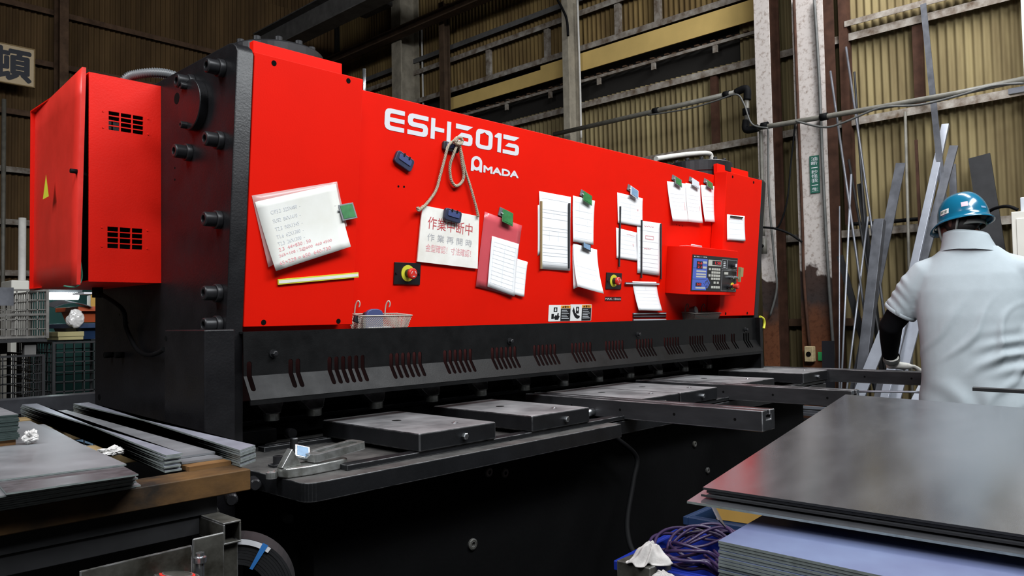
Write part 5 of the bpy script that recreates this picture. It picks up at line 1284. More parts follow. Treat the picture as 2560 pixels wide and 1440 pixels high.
for k, (sx, sz, lab) in enumerate(((0.0, 0.0, 'left'), (0.31, 0.0, 'middle'), (0.62, 0.0, 'right'))):
    bm = B(); box(bm, 0, 0.29, 0, 0.55, 0, 0.52); o = tag(obj('plastic_bin', bm, 'crate_dark', bevel=0.01), 'dark blue-black bin inside the lower cage, %s of three' % lab, 'bin', 'dark bins in the lower cage'); o.location = (xr-0.94+sx, YC+0.08, 0.085)
for k in range(4):
    bm = B(); box(bm, -0.03, 0.03, -0.03, 0.03, 0, 0.10-0.02); o = tag(obj('cage_spacer', bm, 'beam_grey'), 'short post between the two stacked cages', 'post', 'posts between the stacked cages'); o.location = (xr-0.08-0.8*(k % 2), YC+0.06+0.62*(k//2), zm-0.10)
xb = on(330, 900, 1, YC).x
zc1 = on(180, 856, 1, YC).z
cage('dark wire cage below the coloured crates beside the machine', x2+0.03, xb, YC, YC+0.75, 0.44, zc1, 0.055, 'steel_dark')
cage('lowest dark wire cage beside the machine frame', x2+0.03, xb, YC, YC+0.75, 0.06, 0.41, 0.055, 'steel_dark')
for k, (u, m, w_, lab) in enumerate(((150, 'clip_white', 0.16, 'pale flat box in the lowest dark cage'), (205, 'clip_blue', 0.22, 'light blue flat box in the lowest dark cage'))):
    p = on(u, 930, 1, YC+0.2); bm = B(); box(bm, 0, w_, 0, 0.3, 0, 0.05); o = tag(obj('flat_box', bm, m, bevel=0.003), lab, 'box'); o.location = (p.x, YC+0.12, 0.445)
def crate(name, label, p, w, d, h, m, rz=0, th=0.012, rim=0.02, lean=0.03):
    t = thing(name, label, 'crate', p); t.rotation_euler = (0, 0, rz)
    bm = B()
    lo = [(0, 0), (w, 0), (w, d), (0, d)]; hi = [(-lean, -lean), (w+lean, -lean), (w+lean, d+lean), (-lean, d+lean)]
    li = [(th, th), (w-th, th), (w-th, d-th), (th, d-th)]; hii = [(-lean+th, -lean+th), (w+lean-th, -lean+th), (w+lean-th, d+lean-th), (-lean+th, d+lean-th)]
    R0 = [[bm.verts.new((a, b, z)) for a, b in r] for r, z in ((lo, 0), (hi, h), (hii, h), (li, th))]
    bm.faces.new(R0[0][::-1]); bm.faces.new(R0[3])
    for k in range(3):
        for j in range(4): bm.faces.new((R0[k][j], R0[k][(j+1) % 4], R0[k+1][(j+1) % 4], R0[k+1][j]))
    obj('tub', bm, m, t)
    bm = B()
    for a in ((-lean-rim, w+lean+rim, -lean-rim, -lean, h-0.03, h), (-lean-rim, w+lean+rim, d+lean, d+lean+rim, h-0.03, h), (-lean-rim, -lean, -lean, d+lean, h-0.03, h), (w+lean, w+lean+rim, -lean, d+lean, h-0.03, h)): box(bm, *a)
    obj('rim', bm, m, t, bevel=0.003)
    return t
p = on(206, 848, 1, YC+0.15); crate('plastic_crate', 'navy blue plastic crate under the orange one behind the machine', (p.x-0.02, YC+0.16, zc1+0.015), 0.42, 0.4, 0.10, 'crate_navy')
crate('plastic_crate', 'orange plastic crate with a cardboard box behind the machine', (p.x+0.02, YC+0.18, zc1+0.122), 0.40, 0.36, 0.10, 'crate_orange')
bm = B(); box(bm, 0, 0.26, 0, 0.2, 0, 0.12); o = tag(obj('cardboard_box', bm, 'cardboard', bevel=0.003), 'tilted cardboard box in the orange crate', 'box'); o.location = (p.x+0.07, YC+0.22, zc1+0.18); o.rotation_euler = (0, 0, -0.2)
bm = B(); box(bm, 0, 0.30, 0, 0.22, 0, 0.012); o = tag(obj('white_sheet', bm, 'white_print'), 'white sheet on top of the tilted cardboard box', 'paper'); o.location = (p.x+0.03, YC+0.22, zc1+0.305)
q_ = on(183, 820, 1, YC+0.1); crumple('plastic_bag', 'white plastic bag hanging beside the orange crate', 'bag', 'plastic_wrap', (q_.x+0.01, YC+0.10, zc1+0.085), 0.060, (0.75, 0.5, 0.95), 8, 0.38, sub=5, soft=True)
p3 = on(146, 856, 1, YC+0.1)
t = crate('wooden_tray', 'olive wooden tray with odd parts left of the navy crate', (p3.x, YC+0.1, zc1+0.015), 0.14, 0.3, 0.05, 'crate_olive', lean=0.0, rim=0.004)
bm = B(); pts_ = []
t = thing('bent_sheet', 'dark curved metal sheet lying over the white plastic bag', 'sheet', (on(180, 765, 1, YC+0.1).x, YC+0.1, on(180, 768, 1, YC+0.1).z))
prv = None
for i in range(9):
    s = i/8; x = -0.10+0.22*s; z = 0.03*math.sin(math.pi*s)
    cur = [bm.verts.new((x, 0, z)), bm.verts.new((x, 0.22, z+0.02))]
    if prv: bm.faces.new((prv[0], cur[0], cur[1], prv[1]))
    prv = cur
o = obj('plate', bm, 'steel_bar', t); so = o.modifiers.new('s', 'SOLIDIFY'); so.thickness = 0.004
# lamp on the dark green panel
LY = 6.2
bm = B(); a, b = on(118, 700, 1, 6.5), on(420, 980, 1, 6.5); box(bm, a.x-0.1, b.x, 6.5, 6.55, 0, on(150, 722, 1, 6.5).z+0.15); tag(obj('partition_panel', bm, 'green_panel'), 'dark green partition behind the crates and the bright lamp', 'panel')
LP_ = thing('work_lamp', 'glaring white tube lamp under the red cabinet behind the cages', 'lamp', on(157, 740, 1, LY))
bm = B(); cyl(bm, (-0.10, 0, 0), (0.10, 0, 0), 0.026, n=14); obj('tube', bm, 'lamp_tube', LP_)
bm = B(); box(bm, -0.13, 0.13, 0.0, 0.05, 0.031, 0.05); obj('reflector', bm, 'steel_dark', LP_)
bm = B(); bar(bm, (0, 0.05, 0.04), (0, 0.30, 0.04), 0.02, 0.02); obj('bracket', bm, 'steel_dark', LP_)
ld = bpy.data.lights.new('work_lamp_light', 'POINT'); ld.energy = 4; ld.color = (0.80, 0.95, 1.0); ld.shadow_soft_size = 0.06
lo_ = bpy.data.objects.new('work_lamp_light', ld); COL.objects.link(lo_); lo_.location = LP_.location+Vector((0, -0.10, -0.03))
a, b = on(28, 700, 1, 7.0), on(74, 724, 1, 7.0); bm = B(); box(bm, a.x, b.x, 7.0, 7.3, 0, a.z); tag(obj('white_cabinet', bm, 'cabinet_white', bevel=0.01), 'white cabinet top showing behind the pale wire cage', 'cabinet')
a, b = on(-40, 718, 1, YC-0.02), on(33, 764, 1, YC-0.02); bm = B(); box(bm, a.x, b.x, YC-0.03, YC-0.022, b.z, a.z); tag(obj('tag_plate', bm, 'steel_bar'), 'grey metal plate hung on the pale wire cage', 'plate')
a, b = on(56, 545, 1, 7.2), on(56, 715, 1, 7.2); bm = B(); cyl(bm, Vector((a.x, 7.2, 0)), a, 0.028, n=12); tag(obj('upright_pole', bm, 'pipe_white'), 'pale grey pole standing left of the open red door', 'pole')
a = on(10, 248, 1, 9.6); bm = B(); cyl(bm, Vector((a.x, 9.6, 0)), a, 0.022, n=10); tag(obj('upright_pole', bm, 'pipe_grey'), 'thin dark pole below the hanging beige sign', 'pole')
a = on(238, 983, 1, 4.1); bm = B(); box(bm, -0.6, 1.9, 4.1, 4.2, a.z-0.07, a.z)
RL = thing('low_rail', 'long dark steel rail crossing behind the left load', 'rail', (0, 0, 0)); obj('rail', bm, 'steel_bar', RL, bevel=0.002)
for x in (-0.5, 0.6, 1.8):
    bm = B(); box(bm, x, x+0.06, 4.12, 4.18, 0, a.z-0.07); obj('leg', bm, 'steel_dark', RL)
# ------------------------------------------------------------------ right foreground: two sheet stacks
NC = on(1757, 1218, 2, 0.93)
ea = Vector((1.511, 0.296, 0.028)).normalized(); eb = Vector((0.089, -0.4865, -0.021)); eb = (eb-ea*eb.dot(ea)).normalized()
ez = ea.cross(-eb).normalized()
MS = Matrix(((ea.x, -eb.x, ez.x, NC.x), (ea.y, -eb.y, ez.y, NC.y), (ea.z, -eb.z, ez.z, NC.z), (0, 0, 0, 1)))
for k, (dz, ox, oy, lab) in enumerate(((0.0, 0, 0, 'topmost large mirror-like steel sheet in the right foreground'), (-0.006, 0.004, -0.006, 'second sheet under the large mirror-like top sheet'), (-0.012, -0.004, 0.002, 'third sheet under the large mirror-like top sheet'), (-0.0205, -0.034, 0.018, 'lowest sheet of the mirror-like stack, jutting out at the corner'))):
    bm = B(); box(bm, ox, 1.53+ox, -1.06+oy, oy, -0.0042, 0)
    o = obj('steel_sheet', bm, 'sheet_dark'); o.data.materials.append(MATS['strip_edge'] if k == 3 else MATS['steel_dark'])
    for p_ in o.data.polygons:
        if abs(p_.normal.z) < 0.5: p_.material_index = 1
    tag(o, lab, 'steel sheet', 'sheets of the upper right stack'); o.matrix_world = MS @ Matrix.Translation((0, 0, dz))
# the blue-grey stack below
LC = on(1797, 1352, 2, 0.88)
dx_ = Vector((1.0, 0.090, 0.0)).normalized(); dy_ = Vector((-0.090, 1.0, 0.038)); dy_ = (dy_-dx_*dy_.dot(dx_)).normalized(); dz_ = dx_.cross(dy_)
ML = Matrix(((dx_.x, dy_.x, dz_.x, LC.x), (dx_.y, dy_.y, dz_.y, LC.y), (dx_.z, dy_.z, dz_.z, LC.z), (0, 0, 0, 1)))
for k in range(22):
    bm = B(); j = RND.uniform(-0.002, 0.002); box(bm, j, 1.53+j, -1.06, RND.uniform(-0.001, 0.001), -0.0042, 0)
    o = obj('steel_sheet', bm, 'sheet_blue'); o.data.materials.append(MATS['strip_edge'])
    for p_ in o.data.polygons:
        if abs(p_.normal.z) < 0.5: p_.material_index = 1
    tag(o, 'topmost blue-grey sheet of the thick lower right stack' if k == 0 else 'edge-on sheet in the thick blue-grey lower right stack', 'steel sheet', 'sheets of the lower right stack'); o.matrix_world = ML @ Matrix.Translation((0, 0, -0.0051*k))
for k in range(3):
    bm = B(); box(bm, 0.1+0.6*k, 0.22+0.6*k, -1.02, -0.04, -0.70, -0.1125); o = tag(obj('timber_support', bm, 'wood_dark', bevel=0.004), ('timber support under the near end of the thick blue-grey stack', 'timber support under the middle of the thick blue-grey stack', 'timber support under the far end of the thick blue-grey stack')[k], 'timber', 'supports of the lower right stack'); o.matrix_world = ML
# a bar and bits lying on the far edge of the top sheet
a, b = MS @ Vector((1.50, -0.30, 0.006)), MS @ Vector((1.50, -1.2, 0.006))
a = on(2432, 972, 2, a.z); 
bm = B(); bar(bm, a+Vector((0.0, 0, 0)), a+Vector((0.12, -0.70, -0.016)), 0.05, 0.012); tag(obj('flat_bar', bm, 'steel_dark'), 'dark flat bar lying across the far edge of the mirror-like sheet', 'bar')
for k, (u, v) in enumerate(((2460, 985), (2482, 984))):
    q = Vector((1.46, -0.78-0.05*k, 0.0)); p = MS @ q
    bm = B(); lathe(bm, (0, 0, 0), (0, 0, 1), [(0, 0.010), (0.010, 0.010), (0.014, 0.005)], 6); o = tag(obj('loose_nut', bm, 'plastic_wrap'), ('left one of two loose bright nuts on the mirror-like sheet', 'right one of two loose bright nuts on the mirror-like sheet')[k], 'nut'); o.location = p

# things on the floor under the sheets
pf = lambda u, v, d: EYE+ray(u, v)*d
base = pf(1800, 1440, 2.45)
bm = B(); box(bm, 2.00, 2.95, 1.06, 1.62, 0, 0.27); tag(obj('low_platform', bm, 'black_bed', bevel=0.006), 'low dark platform under the blue crates', 'platform')
c1 = Vector((2.10, 1.17, 0.271))
BC = crate('plastic_crate', 'bright blue plastic crate heaped with purple cable', (c1.x, c1.y, 0.271), 0.36, 0.28, 0.20, 'crate_blue', rz=0.10)
BC2 = crate('plastic_crate', 'blue crate carrying the yellow cardboard box behind the cable crate', (2.56, 1.18, 0.271), 0.30, 0.30, 0.24, 'crate_navy', rz=0.05)
bm = B(); box(bm, 0, 0.26, 0, 0.22, 0, 0.12); CBX = thing('cardboard_box', 'yellow-brown cardboard box wedged under the mirror-like sheets', 'box', (2.55, 1.19, 0.513)); CBX.rotation_euler = (0, 0, 0.12); obj('body', bm, 'cardboard', CBX, bevel=0.002)
bm = B(); pr_ = [Vector((0.02, -0.001, 0.121)), Vector((0.24, -0.001, 0.121)), Vector((0.23, -0.045, 0.085)), Vector((0.03, -0.045, 0.085))]; bm.faces.new([bm.verts.new(v) for v in pr_]); o = obj('flap', bm, 'cardboard', CBX); so = o.modifiers.new('s', 'SOLIDIFY'); so.thickness = 0.003
# coils of purple cable on the crate
PCB = thing('cable_coil', 'tangled dark purple cable coil spilling out of the bright blue crate', 'cable', (c1.x+0.16, c1.y+0.14, 0.462))
rr = random.Random(5)
for k in range(9):
    R1 = rr.uniform(0.10, 0.17); ph = rr.uniform(0, 6.28); pts_ = []
    for i in range(26):
        an = ph+2*math.pi*i/24; rad = R1*(1+0.10*math.sin(2*an+k)); x = rad*1.15*math.cos(an); y = rad*0.85*math.sin(an)
        z = 0.004*k+0.022*math.sin(an*2+k)+0.015
        over = max(0, -y-0.09); pts_.append((x, y, z-over*1.6))
    bm = B(); tube(bm, smooth_path(pts_, 3), 0.0052, 7); obj('loop', bm, 'cable_purple', PCB)
for k in range(3):
    pts_ = [(-0.10+0.03*k, -0.06, 0.04), (-0.17+0.02*k, -0.17, 0.02), (-0.19+0.03*k, -0.205-0.01*k, -0.06), (-0.14+0.04*k, -0.22, -0.13), (-0.02+0.05*k, -0.225, -0.16+0.02*k), (0.12+0.03*k, -0.21, -0.13)]
    bm = B(); tube(bm, smooth_path(pts_, 6), 0.0052, 7); obj('loop', bm, 'cable_purple', PCB)
def rag(label, c, r, sc, seed):
    bm = B(); NR, NA = 22, 72; rg = random.Random(seed); ph = [rg.uniform(0, 6.28) for _ in range(6)]; g_ = []
    for k in range(NR+1):
        t = k/NR; row = []
        for i in range(NA):
            an = 2*math.pi*i/NA
            fold = abs(math.sin(2.5*an+ph[0]+1.2*t))**0.7*0.6+0.4*math.sin(7*an+ph[1]+3*t)
            rad = r*1.35*t*(1+0.22*math.sin(3*an+ph[2])+0.12*math.sin(5*an+ph[3]))
            z = r*1.15*math.exp(-1.8*t**3)*(1-0.25*t)+r*0.55*fold*min(1, 1.6*t)*math.exp(-0.5*t)+r*0.25*noise.noise(Vector((3*t*math.cos(an), 3*t*math.sin(an), seed)))
            row.append(bm.verts.new((rad*math.cos(an)*sc[0]+0.25*r*math.sin(2*t+ph[4])*t, rad*math.sin(an)*sc[1], max(0.001, z*sc[2]-r*0.25*t))))
        g_.append(row)
    for k in range(NR):
        for i in range(NA):
            j_ = (i+1) % NA; fc = bm.faces.new((g_[k][i], g_[k+1][i], g_[k+1][j_], g_[k][j_])); fc.smooth = True
    bmesh.ops.remove_doubles(bm, verts=bm.verts, dist=1e-5)
    o = tag(obj('rag', bm, 'rag'), label, 'rag', 'white rags beside the blue crate'); o.location = c
    so = o.modifiers.new('s', 'SOLIDIFY'); so.thickness = 0.0025
    return o
q1 = pf(1628, 1375, 2.36); q2 = pf(1655, 1432, 2.28)
bm = B(); box(bm, q1.x-0.07, q1.x+0.05, q1.y-0.04, q1.y+0.08, 0, q1.z-0.03); tag(obj('small_stand', bm, 'tube_worn', bevel=0.004), 'small worn metal stand under the white rag', 'stand')
rag('crumpled white rag left of the bright blue crate', Vector((q1.x, q1.y, q1.z-0.029)), 0.052, (1.0, 0.8, 0.85), 11)
bm = B(); box(bm, q2.x-0.05, q2.x+0.06, q2.y-0.06, q2.y+0.05, 0, q2.z-0.045); tag(obj('small_stand', bm, 'black_bed', bevel=0.004), 'low black stand under the grimy rag', 'stand')
rag('grimy white rag lying lower beside the bright blue crate', Vector((q2.x, q2.y, q2.z-0.044)), 0.050, (1.1, 0.8, 0.8), 17)
bm = B(); a = on(1778, 1256, 1, 1.28); b = on(1805, 1310, 1, 1.22); bar(bm, a, b, 0.052, 0.004, (0.2, -1, 0.3)); tag(obj('metal_strip', bm, 'steel_bar'), 'short grey metal strip leaning on the yellow cardboard box', 'strip')
bm = B(); box(bm, 1.30, 1.55, 1.54, 1.66, 0, 0.12); tag(obj('timber_block', bm, 'wood_dark', bevel=0.004), 'dark timber block on the floor before the machine bed', 'timber')

# ------------------------------------------------------------------ stock bars leaning on the right wall
def lean_bar(label, top, bot, w, d, m, xt=6.84, xb=6.35, shape='flat'):
    a, b = on(*top, 0, xt), on(*bot, 0, xb)
    dirn = (b-a).normalized()
    if b.z > 0.02: b = b+dirn*(b.z/max(-dirn.z, 0.2))
    b.z = max(b.z, 0.005)
    bm = B()
    if shape == 'rod': cyl(bm, b, a, w/2, n=8)
    elif shape == 'angle':
        bar(bm, b, a, w, 0.008, (1, 0, 0)); ax2 = dirn.cross(Vector((1, 0, 0))).normalized()
        bar(bm, b+ax2*w/2+Vector((0.03, 0, 0)), a+ax2*w/2+Vector((0.03, 0, 0)), 0.008, 0.06, (1, 0, 0))
    else: bar(bm, b, a, w, d, (1, 0, 0))
    return tag(obj({'rod': 'steel_rod', 'flat': 'flat_bar', 'tube': 'square_tube', 'angle': 'angle_bar'}[shape], bm, m, bevel=0.003 if shape == 'tube' else 0), label, 'bar', 'stock bars leaning on the right wall')
lean_bar('thick grey square tube leaning left of the worker', (2200, 550), (2160, 905), 0.075, 0.07, 'steel_bar', 6.45, 6.15, 'tube')
lean_bar('pale flat bar rising from behind the thick square tube', (2252, 408), (2205, 640), 0.075, 0.012, 'steel_bar', 6.80, 6.55)
lean_bar('tall thin flat bar reaching the top girt', (2308, 10), (2356, 470), 0.045, 0.008, 'steel_bar', 6.82, 6.6)
lean_bar('bright aluminium-coloured flat bar leaning right towards the helmet', (2364, 312), (2300, 600), 0.055, 0.03, 'steel_light', 6.82, 6.3, 'tube')
lean_bar('wide grey angle bar crossing the bright flat bar', (2385, 365), (2290, 720), 0.06, 0.02, 'steel_bar', 6.7, 6.3)
lean_bar('short grey flat bar just above the helmet', (2381, 412), (2384, 500), 0.05, 0.012, 'steel_bar', 6.84, 6.7)
lean_bar('black wide plate standing behind the helmet', (2448, 390), (2468, 520), 0.150, 0.012, 'steel_dark', 6.86, 6.75)
lean_bar('very thin bright rod left of the thick square tube', (2128, 436), (2106, 905), 0.016, 0.016, 'steel_light', 6.5, 6.1, 'rod')
lean_bar('thin pale rod beside the rusty column foot', (2099, 516), (2098, 905), 0.012, 0.012, 'steel_light', 6.55, 6.2, 'rod')
lean_bar('long dark rod starting high beside the brown column', (2076, 178), (2178, 900), 0.020, 0.02, 'steel_bar', 6.6, 6.25, 'rod')
lean_bar('long dark rod starting high right of the wide column', (2115, 118), (2198, 700), 0.020, 0.02, 'steel_bar', 6.82, 6.4, 'rod')
lean_bar('ribbed dark rod crossing behind the thin bright rod', (2122, 400), (2184, 760), 0.022, 0.02, 'steel_dark', 6.8, 6.4, 'rod')
lean_bar('pale rod slanting left across the dark rods', (2170, 542), (2126, 900), 0.016, 0.016, 'steel_light', 6.6, 6.2, 'rod')
lean_bar('short dark rod near the first girt', (2136, 180), (2152, 420), 0.020, 0.02, 'steel_dark', 6.86, 6.7, 'rod')
lean_bar('thin grey rod hanging down the middle of the corrugated wall', (2263, 280), (2272, 640), 0.024, 0.02, 'pipe_grey', 6.86, 6.7, 'rod')
lean_bar('brown slim bar near the thick square tube', (2290, 350), (2296, 480), 0.022, 0.012, 'rust', 6.86, 6.8)
lean_bar('white angled bar behind the worker’s black sleeve, leftmost'.replace('’', "'"), (2225, 800), (2178, 915), 0.085, 0.02, 'steel_light', 6.2, 6.0)
lean_bar('pale grey angled bar behind the black sleeve, right of the white one', (2300, 760), (2258, 920), 0.075, 0.02, 'steel_light', 6.1, 5.9)
lean_bar('dark slanting bar low behind the black sleeve', (2100, 640), (2172, 900), 0.05, 0.02, 'steel_dark', 6.6, 6.3)
lean_bar('dark bar between the pale rods', (2150, 460), (2200, 880), 0.045, 0.02, 'steel_dark', 6.7, 6.35)
lean_bar('light flat bar low beside the shirt hem', (2330, 880), (2312, 1000), 0.055, 0.02, 'steel_light', 6.0, 5.85)
lean_bar('grey flat bar low behind the third arm', (2215, 930), (2200, 1000), 0.085, 0.02, 'steel_bar', 6.0, 5.9)
lean_bar('slanting pale tube low behind the shirt hem', (2310, 960), (2285, 1010), 0.05, 0.03, 'steel_light', 5.95, 5.85)
# rack with lying bars
RK = thing('bar_rack', 'low dark rack on the floor holding lying bars', 'rack', (5.35, 1.5, 0))
for y in (0.4, 1.3, 2.15):
    bm = B(); box(bm, -0.35, 0.30, y-1.5, y-1.44, 0, 0.40); obj('trestle', bm, 'steel_dark', RK)
for i in range(16):
    x = 5.03+0.036*(i % 15)+0.004*i; z = 0.401+(0.03 if i % 3 == 1 else 0.0)+0.012*(i // 6)
    m = ('steel_bar', 'steel_dark', 'steel_light', 'rust', 'steel_dark')[i % 5]
    bm = B(); bar(bm, (0, 1.05+rr.uniform(-.08, .06), 0), (rr.uniform(-0.05, 0.05), -1.25+rr.uniform(-.2, .2), 0), 0.018, 0.018)
    o = tag(obj('lying_bar', bm, m), 'bar lying flat among others on the low rack behind the arms', 'bar', 'bars lying on the low rack'); o.location = (x, 1.4, z+0.045*(i % 4)+0.011)
cable('thin_rod', 'thin white rod held level between the second arm and the worker', [on(2147, 979, 0, 4.3), on(2230, 979, 0, 4.3), on(2306, 981, 0, 4.3)], 0.006, 'steel_light', 'rod', 2)

# small electrical things and the white cabinet
ob = thing('outlet_box', 'small grimy yellow outlet box at the foot of the green-sign column', 'outlet')
a, b = on(2010, 866, 0, 6.55), on(2033, 905, 0, 6.55)
bm = B(); box(bm, 6.55, 6.61, b.y, a.y, b.z, a.z); obj('housing', bm, 'outlet', ob, bevel=0.006)
c_ = (a+b)/2; bm = B(); lathe(bm, (6.5499, c_.y, c_.z), (-1, 0, 0), [(0, 0.022), (0.003, 0.022)], 18); obj('socket', bm, 'black_hole', ob)
a, b = on(2045, 880, 0, 6.612), on(2056, 902, 0, 6.612); bm = B(); box(bm, 6.612, 6.6195, b.y, a.y, b.z, a.z); tag(obj('green_tag', bm, 'green_tape'), 'bright green tape tag beside the outlet box', 'tag')
a, b = on(2052, 852, 0, 6.45), on(2080, 925, 0, 6.45); bm = B(); bar(bm, a+Vector((0, -0.06, 0)), Vector((6.40, b.y+0.02, 0.0)), 0.10, 0.012, (1, 0, 0)); tag(obj('flat_bar', bm, 'crate_dark'), 'short dark blue plate standing right of the outlet box', 'bar')
WC = thing('control_cabinet', 'cream control cabinet at the right edge behind the worker', 'cabinet')
a, b = on(2527, 530, 0, 6.3), on(2527, 700, 0, 6.3)
bm = B(); box(bm, 6.3, 6.7, a.y-0.75, a.y, 0.05, a.z); obj('body', bm, 'cabinet_white', WC, bevel=0.006)
bm = B(); box(bm, 6.292, 6.2995, a.y-0.70, a.y-0.03, 0.35, a.z-0.05); obj('door', bm, 'cabinet_white', WC, bevel=0.004)
bm = B(); box(bm, 6.34, 6.6, a.y-0.55, a.y-0.05, a.z, a.z+0.10); obj('top_unit', bm, 'clip_white', WC, bevel=0.006)
bm = B(); box(bm, 6.32, 6.68, a.y-0.70, a.y-0.05, 0.0, 0.05); obj('plinth', bm, 'steel_dark', WC)
cable('cable', 'black cables arching from the cream cabinet towards the wall', [on(2545, 525, 0, 6.5), on(2520, 516, 0, 6.5), on(2490, 520, 0, 6.55), on(2470, 530, 0, 6.6)], 0.012, 'cable_black')
a = on(2556, 100, 0, 6.74); bm = B(); box(bm, 6.74, 6.80, a.y-0.08, a.y, 0, ZR); tag(obj('white_post', bm, 'pipe_white'), 'white post at the upper right edge of the wall', 'post')
a, b = on(2520, 222, 0, 6.45), on(2562, 212, 0, 6.45); bm = B(); box(bm, 6.45, 6.50, b.y-0.1, a.y, a.z-0.04, a.z); tag(obj('lamp_fixture', bm, 'steel_bar'), 'slim dark fixture on the pipe at the right edge', 'fixture')
for u, v, r_, lab in ((2022, 560, 0.010, 'dark cable bundle running along the lower girt right of the wide column'),):
    cable('cable', lab, [on(2131, 560, 0, 6.84), on(2200, 556, 0, 6.84), on(2290, 548, 0, 6.84), on(2340, 545, 0, 6.84)], 0.016, 'cable_black')

# cast clamp lying on the table end
p = on(742, 1188, 2, 0.85)
CL = thing('clamp_tool', 'bright cast steel clamp with a loop handle lying on the table end', 'clamp', (p.x, p.y, 0.8502)); CL.rotation_euler = (0, 0, 0.06)
bm = B(); prism(bm, [(-.045, -.022), (.020, -.036), (.120, -.034), (.150, -.018), (.150, .018), (.125, .032), (-.010, .034), (-.050, .016)], 0, 0.026); obj('body', bm, 'cast_steel', CL, bevel=0.005, seg=3)
bm = B(); prism(bm, [(-.050, .0), (.010, .0), (-.018, .045)], -.012, .012, frame((0, .004, .026), (1, 0, 0), (0, 0, 1))); obj('gusset', bm, 'cast_steel', CL, bevel=0.002)
bm = B(); box(bm, -.022, .022, -.020, .020, -.006, .006, Matrix.Translation((.030, .020, .052)) @ Matrix.Rotation(0.9, 4, 'X') @ Matrix.Rotation(-0.4, 4, 'Z')); JW = obj('jaw', bm, 'bright_steel', CL, bevel=0.003)
bm = B(); box(bm, -.016, .016, -.015, .015, .0062, .0068, Matrix.Translation((.030, .020, .052)) @ Matrix.Rotation(0.9, 4, 'X') @ Matrix.Rotation(-0.4, 4, 'Z')); obj('blue_facing', bm, 'clip_blue', JW)
me = fill2d([rrect(.035, .205, -.034, .034, .012, 4), rrect(.062, .190, -.018, .018, .008, 4)], 0, .020)
obj('handle_loop', me, 'cast_steel', CL, bevel=0.003, M=Matrix.Translation((0, 0, .027)) @ Matrix.Rotation(-0.08, 4, 'Y'))
bm = B(); lathe(bm, (-.062, .020, 0), (0, 0, 1), [(0, .014), (.016, .014), (.020, .008)], 12); obj('pin_head', bm, 'cast_steel', CL)
# ------------------------------------------------------------------ the worker, seen from behind
PD = 3.80
rc = ray(2430, 772.6); fw = Vector((rc.x, rc.y, 0)); fw.normalize()
rt_ = Vector((fw.y, -fw.x, 0))
pos = EYE+rc*PD
MP = Matrix(((rt_.x, fw.x, 0, pos.x), (rt_.y, fw.y, 0, pos.y), (0, 0, 1, 0), (0, 0, 0, 1)))
MAN = thing('person', 'worker in a blue helmet and grey polo shirt, back turned, gloved hand on an arm', 'person', M=MP)
def loft(bm, rings, n=24, caps=True, pw=2.0):
    """rings: (centre, axis-a vector, axis-b vector)"""
    R0 = []
    for c, a, b in rings:
        c = Vector(c); a = Vector(a); b = Vector(b); r = []
        for i in range(n):
            t = 2*math.pi*i/n; ct, st = math.cos(t), math.sin(t)
            ct = math.copysign(abs(ct)**(2/pw), ct); st = math.copysign(abs(st)**(2/pw), st)
            r.append(bm.verts.new(c+a*ct+b*st))
        R0.append(r)
    for k in range(len(R0)-1):
        for i in range(n):
            j = (i+1) % n; bm.faces.new((R0[k][i], R0[k][j], R0[k+1][j], R0[k+1][i]))
    if caps: bm.faces.new(R0[0][::-1]); bm.faces.new(R0[-1])
def limb(bm, pts, radii, n=16, sq=1.0):
    pts = [Vector(p) for p in pts]; rings = []
    for i, p in enumerate(pts):
        t = (pts[min(i+1, len(pts)-1)]-pts[max(i-1, 0)]).normalized(); _, a, b = axes(t)
        rings.append((p, a*radii[i], b*radii[i]*sq))
    loft(bm, rings, n)
def ball(bm, c, rx, ry, rz, sub=3):
    d = bmesh.ops.create_icosphere(bm, subdivisions=sub, radius=1)
    for v in d['verts']: v.co = Vector((c[0]+v.co.x*rx, c[1]+v.co.y*ry, c[2]+v.co.z*rz))
def fuse(bm, voxel, smooth_it=6):
    bmesh.ops.recalc_face_normals(bm, faces=bm.faces)
    me = bpy.data.meshes.new('fuse'); bm.to_mesh(me); bm.free()
    o = bpy.data.objects.new('fuse', me); COL.objects.link(o)
    r = o.modifiers.new('r', 'REMESH'); r.mode = 'VOXEL'; r.voxel_size = voxel
    s = o.modifiers.new('s', 'SMOOTH'); s.iterations = smooth_it; s.factor = 0.5
    dg = bpy.context.evaluated_depsgraph_get(); out = bpy.data.meshes.new_from_object(o.evaluated_get(dg))
    bpy.data.objects.remove(o); bpy.data.meshes.remove(me); out.materials.clear()
    for p in out.polygons: p.use_smooth = True
    return out
TOR = [(0.73, .236, .158, .00), (0.82, .238, .160, .00), (0.95, .232, .156, .005), (1.08, .234, .152, .012), (1.22, .242, .150, .022), (1.34, .246, .142, .035), (1.42, .238, .130, .045), (1.475, .205, .114, .052), (1.52, .165, .098, .055), (1.56, .120, .084, .056), (1.60, .080, .072, .056)]
SHL, ELL, WRL = Vector((-.205, .05, 1.415)), Vector((-.372, .105, 1.170)), Vector((-.398, .300, .992))
SHR, ELR, WRR = Vector((.205, .05, 1.415)), Vector((.375, .120, 1.195)), Vector((.300, .340, 1.02))
HD = Vector((-.030, .075, 1.700))
